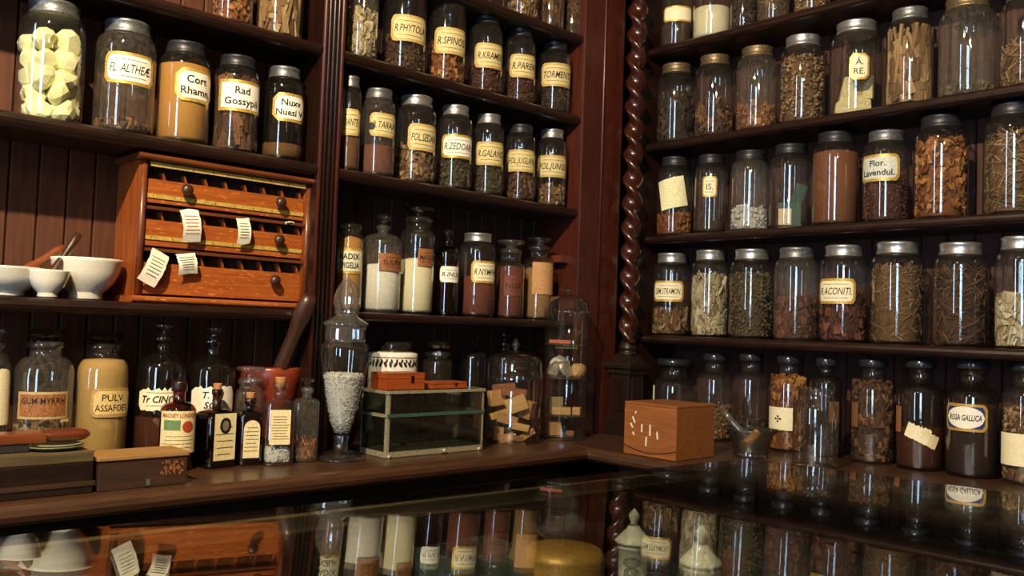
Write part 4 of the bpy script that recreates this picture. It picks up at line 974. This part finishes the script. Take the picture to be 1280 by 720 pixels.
for k, (px, py, dn, sx, sy, sz, ry, rz, mi, nm) in enumerate((
        (622, 545, .030, .020, .014, .026, .1, .4, 0, 'upright piece at the bottom left'), (633, 548, .045, .030, .012, .014, -.25, .1, 1, 'flat piece low at the front left'), (652, 534, .046, .034, .012, .013, .15, -.2, 0, 'slat lying low in the middle'),
        (661, 543, .034, .030, .010, .012, -.6, -.3, 0, 'pale rounded slat at the bottom right'), (645, 552, .030, .030, .016, .010, .0, .2, 2, 'dark chip at the very bottom'),
        (620, 518, .036, .038, .014, .012, -.30, .35, 0, 'long pale slat at the middle left'), (634, 524, .034, .040, .020, .018, .25, .1, 1, 'broad block below the centre'), (646, 505, .038, .042, .022, .030, -.38, -.1, 0, 'big tilted block in the centre'),
        (616, 497, .022, .032, .020, .030, -.15, .4, 0, 'block at the upper left'), (660, 512, .020, .024, .024, .034, .2, -.5, 1, 'block at the middle right'), (642, 490, .018, .050, .028, .016, .1, .1, 2, 'dark reddish block on top'), (630, 484, .0, .046, .026, .014, -.12, 0, 2, 'dark flat block at the top back'), (628, 512, -.02, .04, .03, .03, -.2, .3, 1, 'brown block in the back left'))):
    dd2 = depth(p+en*dn); c = CP+ray(px, py)*dd2
    off = Vector((c.x-p.x, c.y-p.y, 0)); lim = r-.5*math.hypot(sx, sy)-.002
    if off.length > lim > 0: off *= lim/off.length
    sx, sy, sz = sx*1.28, sy*1.2, sz*1.28
    o = MB().box((0, 0, 0), (sx, sy, sz)).obj('wooden_block', BLK[mi], bevel=.0015); o.location = (p.x+off.x, p.y+off.y, max(c.z, ZC+.005+max(sz, sx*abs(math.sin(ry)))/2)); o.rotation_euler = (0, ry, A+PI/2+rz)
    tag(o, 'wooden block in the lidded jar, %s' % nm, 'block', 'wooden blocks in the lidded jar')
# tiered glass dome
p, r = on_top(704, 551, 60); dd = depth(Vector((p.x, p.y, EYE))); ZZ = lambda y: onD(704, y, dd)-ZC; pt, rt = p, r
t = thing('tiered_dome', (p.x, p.y, ZC+.0005), 'tall tiered glass dome with a flat knob next to the red brown stile', 'dome')
MB().lathe([(.001, .002), (r*.96, .002), (r*1.0, 0), (r*1.0, .006), (r*.9, .008), (.001, .008)], 40, cap0=False).obj('base_plate', GLC, t, fix=False)
tiers = [ZZ(518), ZZ(472), ZZ(431)]
MB().lathe([(r*.95, .008), (r*.95, ZZ(429)), (r*.98, ZZ(427)), (r*.98, ZZ(393)), (r*1.04, ZZ(391)), (r*1.04, ZZ(389)), (r*.97, ZZ(387)), (r*.90, ZZ(379)), (r*.72, ZZ(372)), (r*.4, ZZ(369)), (.008, ZZ(368))], 44, cap0=False, cap1=False).obj('glass_body', GLC, t, fix=False)
MB().lathe([(.007, ZZ(369)), (.007, ZZ(366)), (.018, ZZ(364)), (.019, ZZ(362)), (.014, ZZ(361)), (.0005, ZZ(361.5))], 18).obj('knob', GLC, t, fix=False)
for z in tiers:
    MB().lathe([(.001, z-.002), (r*.93, z-.002), (r*.965, z), (r*.93, z+.002), (.001, z+.002)], 40, cap0=False).obj('glass_tier', glass('tier_glass', tint=(.9, .95, .92), edge=(.5, .6, .55), dust=.06, f0=.1), t, fix=False)
A = view_az(p); ex = Vector((-math.sin(A), math.cos(A), 0)); en = Vector((math.cos(A), math.sin(A), 0))
def tier_block(u, n, z, s, rz, mat, desc, nm='soap_block', cat='block'):
    o = MB().span(-s[0]/2, s[0]/2, -s[1]/2, s[1]/2, 0, s[2]).obj(nm, mat, bevel=.0015); q = p+ex*u+en*n; o.location = (q.x, q.y, z); o.rotation_euler = (0, 0, A+PI/2+rz)
    return tag(o, desc, cat, 'pieces in the tiered dome')
z0 = ZC+.0085+.0006
tier_block(-.024, .018, z0, (.030, .026, .034), .3, BLK[1], 'brown block on the bottom tier of the tall dome'); tier_block(.018, .012, z0, (.022, .018, .012), -.2, BLK[2], 'small dark block on the bottom tier of the tall dome')
z1 = ZC+tiers[0]+.003
tier_block(-.008, .026, z1, (.050, .018, .020), .05, BLK[0], 'long pale block on the second tier of the tall dome'); tier_block(.034, .012, z1, (.022, .020, .020), -.3, BLK[0], 'rounded pale block on the second tier right'); tier_block(-.022, -.004, z1, (.036, .014, .044), .1, plain('olive_soap', (140, 126, 74), .6), 'upright olive block at the back of the second tier')
z2 = ZC+tiers[1]+.003
FOIL = plain('crinkled_foil', (200, 190, 170), .28, .6, .2, 50, .8)
rg = random.Random(11)
for k, (u, n, s, mt, de) in enumerate(((-.028, .016, .024, FOIL, 'crinkled silver wrapped piece on the third tier, left'), (.0, .024, .026, FOIL, 'crinkled silver wrapped piece on the third tier, middle'), (.032, .010, .024, plain('tan_lump', (200, 160, 106), .7), 'tan lump on the third tier, right'), (-.018, -.016, .032, plain('white_lump', (222, 216, 196), .6), 'white lump at the back of the third tier'))):
    me = lump_mesh(rg, (s*1.12, s*.95, s*1.0)); me.materials.append(mt); q = p+ex*u+en*n; o = link('wrapped_lump', me, None, (q.x, q.y, z2+s*.78)); tag(o, de, 'lump', 'pieces in the tiered dome')
tier_block(.0, .0, ZC+tiers[2]-.010, (.06, .02, .004), .1, plain('teal_slip', (70, 130, 112), .6), 'teal strip under the upper tier of the tall dome', 'teal_strip', 'strip')
z3 = ZC+tiers[2]+.003
tier_block(-.018, .010, z3, (.058, .026, .010), .08, plain('coral_bar', (196, 96, 60), .6, 0, .2), 'orange red bar on the top tier of the tall dome', 'coral_bar', 'bar')

# ================================================================== WORKTOP THINGS, RIGHT
gR = 'bottles on the right worktop under the shelves'
def rb(cx, w, ylip, cont, desc, lab=None, nw=None, g=GLB, X=None, yn=None, **k):
    p0 = onX(cx, 520, .07); r0 = rad(cx, w, p0)
    return bottle_px(X if X is not None else r0+.012, cx, w, ylip, ZC, 520, 'R', nw=nw or w*.52, y_neck=yn or ylip+w*.42, g=g, desc=desc, group=gR, stopper='cap', cont=cont, lab=lab, sh_h=.024, lip=1.15, stop_mat=plain('glass_cap', (40, 42, 48), .15, .2, .1), **k)
rb(841, 52, 452, ('chips', DRK, .42), 'short clear jar of dark chips behind the wooden box', (815, 492, 6, 22, [], {'rim': None}), nw=34, g=GL)
rb(892, 46, 446, ('fine', TAN, .52), 'bottle with tan granules beside the wooden box', g=GL)
rb(937, 46, 446, ('chips', DRK, .35), 'clear bottle one third full behind the glass mortar', g=GL)
rb(985, 48, 449, ('flakes', ORG, 1.0), 'bottle of orange petals with a cream paper label', (975, 523, 32, 28, ['✣'], {'rim': None, 'shape': 'square', 'rules': False}), g=GL)
rb(1032, 42, 452, ('flakes', DRK, .42), 'dark bottle behind the empty jar', (1042, 515, 12, 26, [], {'face': plain('dull_label', (112, 74, 44), .7), 'rim': None, 'shape': 'square'}), g=GLB)
rb(1090, 55, 453, ('flakes', BRN, 1.0), 'bottle full of brown leaves, left of the red powder bottle', (1069, 518, 8, 30, [], {'face': plain('dull_label', (112, 74, 44), .7), 'rim': None, 'shape': 'square'}), g=GL)
tb = rb(1150, 61, 454, ('powder', RED, .5), 'bottle of dark red powder with torn cream papers', (1148, 541, 30, 20, [], {'rim': None, 'shape': 'square', 'tilt': -.35, 'torn': .3}), g=GLB)
mp, arc, hh = side_map(tb[1], tb[2], 1150, 61, 1160, 549, 24, 18, ZC); make_label(tb[0], mp, arc, hh, [], 'square', PAPER, None, tilt=-.45, torn=.3, seed=9)
mp, arc, hh = side_map(tb[1], tb[2], 1150, 61, 1123, 523, 8, 32, ZC); make_label(tb[0], mp, arc, hh, [], 'square', ORANGEL, None, seed=9)
t, p, r, h = rb(1215, 69, 455, ('powder', [(44, 32, 34), (62, 46, 46), (80, 60, 58)], .85), 'large dark bottle with an oval white and blue label ROSA GALLICA', g=GLB)
mp, arc, hh = side_map(p, r, 1215, 69, 1209, 522, 50, 34, ZC)
lb = make_label(t, mp, arc, hh, [], 'round', BLUEL, GOLD)
mb = MB(); patch(mb, mp, arc*.43, hh*.40, 'oval', .0014); mb.obj('oval_field', WHITEL, lb, fix=False)
mb = MB(); letters(mb, mp, 'ROSA GALLICA', hh*.30, 0, 0, .0018, shear=.2, bold=.02, maxw=arc*.72); mb.obj('lettering', INK, lb, fix=False)
rb(1282, 62, 458, ('chips', TAN, .8), 'bottle with a wide cream band at the right picture edge', (1274, 562, 46, 40, [], {'rim': None, 'shape': 'square'}), g=GL)
# orange brown wooden box with white marks
q0 = onZ(772, 567, ZC); q1 = onZ(845, 577, ZC); q2 = onZ(886, 569, ZC)
bx0 = (q0.x+q1.x)/2+.010; by0 = q1.y; by1 = q0.y; wx = .150
h = onD(845, 508, depth(Vector((bx0, by0, EYE))))-ZC
t = thing('wooden_box', (bx0+wx/2, (by0+by1)/2, ZC+.0005), 'orange brown wooden box with white scratch marks beside the column', 'box'); b = (by1-by0)/2; a = wx/2
BXW = wood('box_orange', (116, 66, 28), (156, 94, 44), 1, rough=.5)
MB().span(-a, a, -b, b, 0, h-.006).obj('box_body', BXW, t, .001)
MB().span(-a, a, -b, b, h-.0055, h).obj('lid', BXW, t, .001)
mb = MB(); rg = random.Random(1)
for (v, z, l, rr) in ((.30, .52, .018, 0), (-.02, .5, .026, 0), (-.30, .42, .018, -.1), (.12, .28, .022, .05), (.62, .66, .016, -.5), (.7, .55, .012, -.6), (.62, .4, .008, -.5), (.55, .8, .006, .4)):
    mb.box((-a-.0004, v*b, z*h), (.0008, .0035, l), Matrix.Rotation(rr, 3, 'X'))
mb.obj('white_marks', plain('chalk', (232, 226, 206), .8), t)
mb = MB(); n = 20
mb.tube([(-a-.0003, b*(1-2*i/n), h*(.17-.10*math.sin(PI*i/n)**1)) for i in range(n+1)], .0012, 6); mb.obj('dark_string_line', plain('string_dark', (40, 20, 12), .7), t)
# glass mortar with pestle
p, _ = on_top(935, 572); p = Vector((-.135, -.500, ZC)); r = rad(932, 66, p); h = onD(932, 535, depth(Vector((p.x, p.y, EYE))))-ZC
t = thing('glass_mortar', (p.x, p.y, ZC+.0005), 'clear glass mortar bowl with a pouring lip on the right worktop', 'mortar')
MB().lathe([(.001, .006), (r*.6, .006), (r*.66, 0), (r*.68, .006), (r*.62, .012), (r*.72, h*.4), (r*.85, h*.8), (r*.98, h*.94), (r*1.0, h), (r*.93, h*.98), (r*.78, h*.7), (r*.6, h*.3), (.001, h*.22)], 40, cap0=False, mod=lambda a, z: 1+(.10*max(0, math.cos(a+.9))**8 if z > h*.85 else 0)).obj('bowl_body', glass('mortar_glass', tint=(.78, .80, .78), edge=(.25, .27, .26), dust=.02, f0=.22), t)
q0 = p+Vector((.01, -.006, h*.35)); q1 = onX(902, 512, p.x-.01)
mb = MB(); mb.tube([(0, 0, 0)]+[tuple((q1-q0)*k) for k in (.25, .5, .8, 1.0)], [.013, .010, .008, .0085, .0095], 14); o = mb.obj('glass_pestle', GLF, fix=True); o.location = q0
tag(o, 'clear glass pestle leaning in the glass mortar', 'pestle')
o = stick(p+Vector((-.012, .018, h*.26)), p+Vector((.014, -.012, h*.9)), [.011, .012, .011, .009], 'wooden_scoop', 'small brown wooden piece lying in the glass mortar', 'scoop', BLK[1])
# empty jar
p, r = on_top(1018, 588, 59); dd = depth(Vector((p.x, p.y, EYE))); h = onD(1018, 486, dd)-ZC
t = thing('open_jar', (p.x, p.y, ZC+.0005), 'empty clear open jar with a flared rim in front of the bottles', 'jar')
MB().lathe([(.001, .005), (r*.85, .005), (r*.93, 0), (r, .008), (r, h*.72), (r*.97, h*.78), (r*.86, h*.84), (r*.78, h*.87), (r*.76, h*.93), (r*.86, h*.985), (r*.88, h), (r*.84, h), (r*.73, h*.94)], 40, cap0=False, cap1=False).obj('glass_body', GLC, t, fix=False)

# ================================================================== DISPLAY CASE
GA = math.radians(6.0); GL_, GW_ = 1.40, .62; CORN = Vector((-.665, -.826, 0))
gu = Vector((math.cos(GA), math.sin(GA), 0)); gv = Vector((-math.sin(GA), math.cos(GA), 0))
ctr = CORN-gu*GL_/2-gv*GW_/2
dc = thing('display_case', (ctr.x, ctr.y, 0), 'large dark wooden display case with a mirror-like glass top in the foreground', 'display case', rz=GA)
a, b = GL_/2, GW_/2
zf = EYE-.34
def gz(x): return EYE-.2105-.042*(x-a)            # the lid slopes down gently towards the right
def slab(x0, x1, y0, y1, d1, d0): return MB().prism([(x0, gz(x0)-d0), (x1, gz(x1)-d0), (x1, gz(x1)-d1), (x0, gz(x0)-d1)], y0, y1, 'xz')
slab(-a, a, -b, b, 0, .007).obj('glass_top', TOPG, dc)
RIM = wood('case_rim', (92, 78, 56), (132, 116, 86), 0, rough=.35)
for (x0, x1, y0, y1) in ((-a, a, b-.012, b), (-a, a, -b, -b+.012), (-a, -a+.012, -b+.012, b-.012), (a-.008, a, -b+.012, b-.012)):
    slab(x0, x1, y0, y1, .0075, .022).obj('top_rail', RIM, dc)
for sx in (-1, 1):
    for sy in (-1, 1): MB().span(sx*(a-.009)-.008, sx*(a-.009)+.008, sy*(b-.009)-.008, sy*(b-.009)+.008, zf, gz(sx*a)-.024).obj('corner_post', MAH(2), dc)
for sy in (-1, 1):
    y0 = sy*(b-.009)-.002; MB().prism([(-a+.018, zf), (a-.018, zf), (a-.018, gz(a-.018)-.022), (-a+.018, gz(-a+.018)-.022)], y0, y0+.004, 'xz').obj('glass_side', TOPG, dc)
for sx in (-1, 1): MB().span(sx*(a-.009)-.002, sx*(a-.009)+.002, -b+.018, b-.018, zf, gz(sx*a)-.024).obj('glass_side', TOPG, dc)
MB().span(-a, a, -b, b, zf-.03, zf).obj('case_floor', plain('dark_baize', (18, 16, 16), .9, 0, .1), dc)
MB().span(-a+.01, a-.01, -b+.01, b-.01, .06, zf-.03).obj('case_base', DARKW, dc); MB().span(-a+.03, a-.03, -b+.03, b-.03, 0, .06).obj('plinth', DARKW, dc)
# things in the case
def in_case(px, py, z): return onZ(px, py, z)
def urn(px, yfin, zfin, lidw, desc):
    p = in_case(px, yfin, zfin); r = rad(px, lidw, p)*1.0; H = zfin-zf
    t = thing('porcelain_urn', (p.x, p.y, zf+.0005), desc, 'urn', 'white porcelain urns in the display case'); s = r
    MB().lathe([(s*.9, 0), (s*.92, .006), (s*.78, .014), (s*.80, H*.3), (s*.82, H-s*2.15), (s*.9, H-s*2.08), (s*.9, H-s*1.95), (s*.84, H-s*1.9)], 36, cap1=False).obj('urn_body', PORC, t)
    l = MB().lathe([(s*.82, H-s*1.9), (s*1.0, H-s*1.84), (s*1.0, H-s*1.72), (s*.9, H-s*1.6), (s*.55, H-s*1.25), (s*.34, H-s*1.0), (s*.3, H-s*.9)], 36, cap1=False).obj('lid', PORC, t)
    MB().lathe([(s*.2, H-s*.95), (s*.2, H-s*.72), (s*.30, H-s*.5), (s*.28, H-s*.3), (s*.14, H-s*.12), (.0005, H)], 20).obj('finial', PORC, l)
urn(793, 636, EYE-.228, 46, 'white porcelain urn with a finial lid, farther of two in the display case')
urn(877, 656, EYE-.245, 54, 'white porcelain urn with a finial lid, nearer of two in the display case')
# brass tin
zt = EYE-.225; p = in_case(704, 686, zt); r = rad(704, 104, p)
t = thing('brass_tin', (p.x, p.y, zf+.0005), 'wide round brass tin with a flat lid in the display case', 'tin'); H = zt-zf
MB().lathe([(r*.94, 0), (r*.96, .004), (r*.96, H-.02)], 48).obj('tin_body', TIN, t)
MB().lathe([(r*1.0, H-.035), (r*1.0, H-.008), (r*.97, H-.004), (r*.93, H-.003), (r*.90, H), (.001, H)], 48, cap0=False).obj('lid', TIN, t)
# small stoppered bottle, clear jar, dark dish, glass box, blue cloth
def casebottle(px, yt, z_top, w, desc, g, stop='ball', cont=None, cat='bottle', nm='small_bottle', nk=.55):
    p = in_case(px, yt, z_top); r = rad(px, w, p); H = z_top-zf
    return bottle(Vector((p.x, p.y, zf+.0005)), r, H-.012, r*nk, .012, None, g, desc, None, stopper=stop, cont=cont, name=nm, cat=cat, stop_h=.012)
casebottle(790, 699, EYE-.235, 28, 'small crystal stoppered bottle in front of the farther urn in the display case', GLC)
casebottle(646, 664, EYE-.22, 20, 'small crystal bottle left of the brass tin in the display case', GLC)
casebottle(922, 645, EYE-.25, 38, 'clear jar of dark red matter right of the nearer urn in the display case', GL, 'disc', ('powder', RED, .6), 'jar', 'small_jar', .7)
p = in_case(622, 696, EYE-.25); r = rad(622, 44, p)
t = thing('black_dish', (p.x, p.y, zf+.0005), 'round black dish left of the brass tin in the display case', 'dish'); H = EYE-.25-zf
MB().lathe([(r*.7, 0), (r*.75, H*.5), (r, H*.85), (r, H), (r*.9, H*.97), (r*.6, H*.6), (.001, H*.55)], 32).obj('dish_body', plain('black_glaze', (20, 20, 20), .25), t)
zb = EYE-.215; c0 = in_case(521, 686, zb); c1 = in_case(606, 669, zb)
t = thing('glass_box', ((c0.x+c1.x)/2, (c0.y+c1.y)/2-.03, zf+.0005), 'open clear glass box with pale dusty sides in the display case', 'glass box'); a_, b_, H = (c1-c0).length/2, .03, zb-zf
DG = glass('box_glass', tint=(.84, .90, .88), edge=(.5, .6, .56), dust=.12, f0=.1, dustcol=(150, 165, 160))
for nm, (x0, x1, y0, y1, z0, z1) in (('glass_side', (-a_, a_, b_-.003, b_, 0, H)), ('glass_side', (-a_, a_, -b_, -b_+.003, 0, H)), ('glass_side', (-a_, -a_+.003, -b_+.003, b_-.003, 0, H)), ('glass_side', (a_-.003, a_, -b_+.003, b_-.003, 0, H)), ('glass_bottom', (-a_+.003, a_-.003, -b_+.003, b_-.003, 0, .003))):
    MB().span(x0, x1, y0, y1, z0, z1).obj(nm, DG, t)
p = in_case(690, 724, EYE-.215)
bmn = bmesh.new(); bmesh.ops.create_icosphere(bmn, subdivisions=3, radius=1)
rg = random.Random(3)
for v in bmn.verts:
    k = 1+.06*math.sin(7*v.co.x+3*v.co.y)+.05*math.sin(9*v.co.y-4*v.co.z); v.co = Vector((v.co.x*.045*k, v.co.y*.03*k, max(0, (v.co.z+.35))*.088*k))
me = bpy.data.meshes.new('blue_cloth'); bmn.to_mesh(me); bmn.free(); me.materials.append(plain('navy_cloth', (18, 18, 56), .9, 0, .2, 60, .4)); me.polygons.foreach_set('use_smooth', [True]*len(me.polygons))
o = link('blue_cloth', me, None, (p.x, p.y-.02, zf+.0005)); o.rotation_euler = (0, 0, -.7); tag(o, 'crumpled navy blue cloth pad before the brass tin in the display case', 'cloth')

# ================================================================== LAMPS
for k, (x, y, z, wt) in enumerate(LAMPS):
    t = thing('pendant_lamp', (x, y, Z1), 'hanging brass pendant lamp with a bare warm bulb, ' + ('over the front of the shop' if k == 0 else 'at the back of the shop'), 'lamp')
    L_ = Z1-z
    MB().lathe([(.05, -.02), (.05, 0)], 24).obj('ceiling_rose', BRASS, t); MB().lathe([(.004, -L_+.14), (.004, -.02)], 10).obj('cord', BLACKM, t)
    MB().lathe([(.018, -L_+.07), (.02, -L_+.14), (.008, -L_+.15)], 18).obj('socket', BRASS, t)
    MB().lathe([(.022, -L_+.12), (.09, -L_+.10), (.15, -L_+.06), (.148, -L_+.058), (.088, -L_+.096), (.021, -L_+.116)], 36, cap0=False, cap1=False).obj('shade', plain('shade_white', (220, 210, 190), .4), t)
    MB().lathe([(.016, -L_+.07), (.035, -L_+.03), (.046, -L_), (.035, -L_-.035), (.001, -L_-.047)], 20, cap0=False).obj('bulb', glass('bulb_glass', dust=0, f0=.04), t)
    l = bpy.data.lights.new('bulb_light', 'POINT'); l.energy = wt; l.color = (1, .77, .47); l.shadow_soft_size = .028
    lo = bpy.data.objects.new('bulb_light', l); COL.objects.link(lo); lo.location = (0, 0, -L_); lo.parent = t
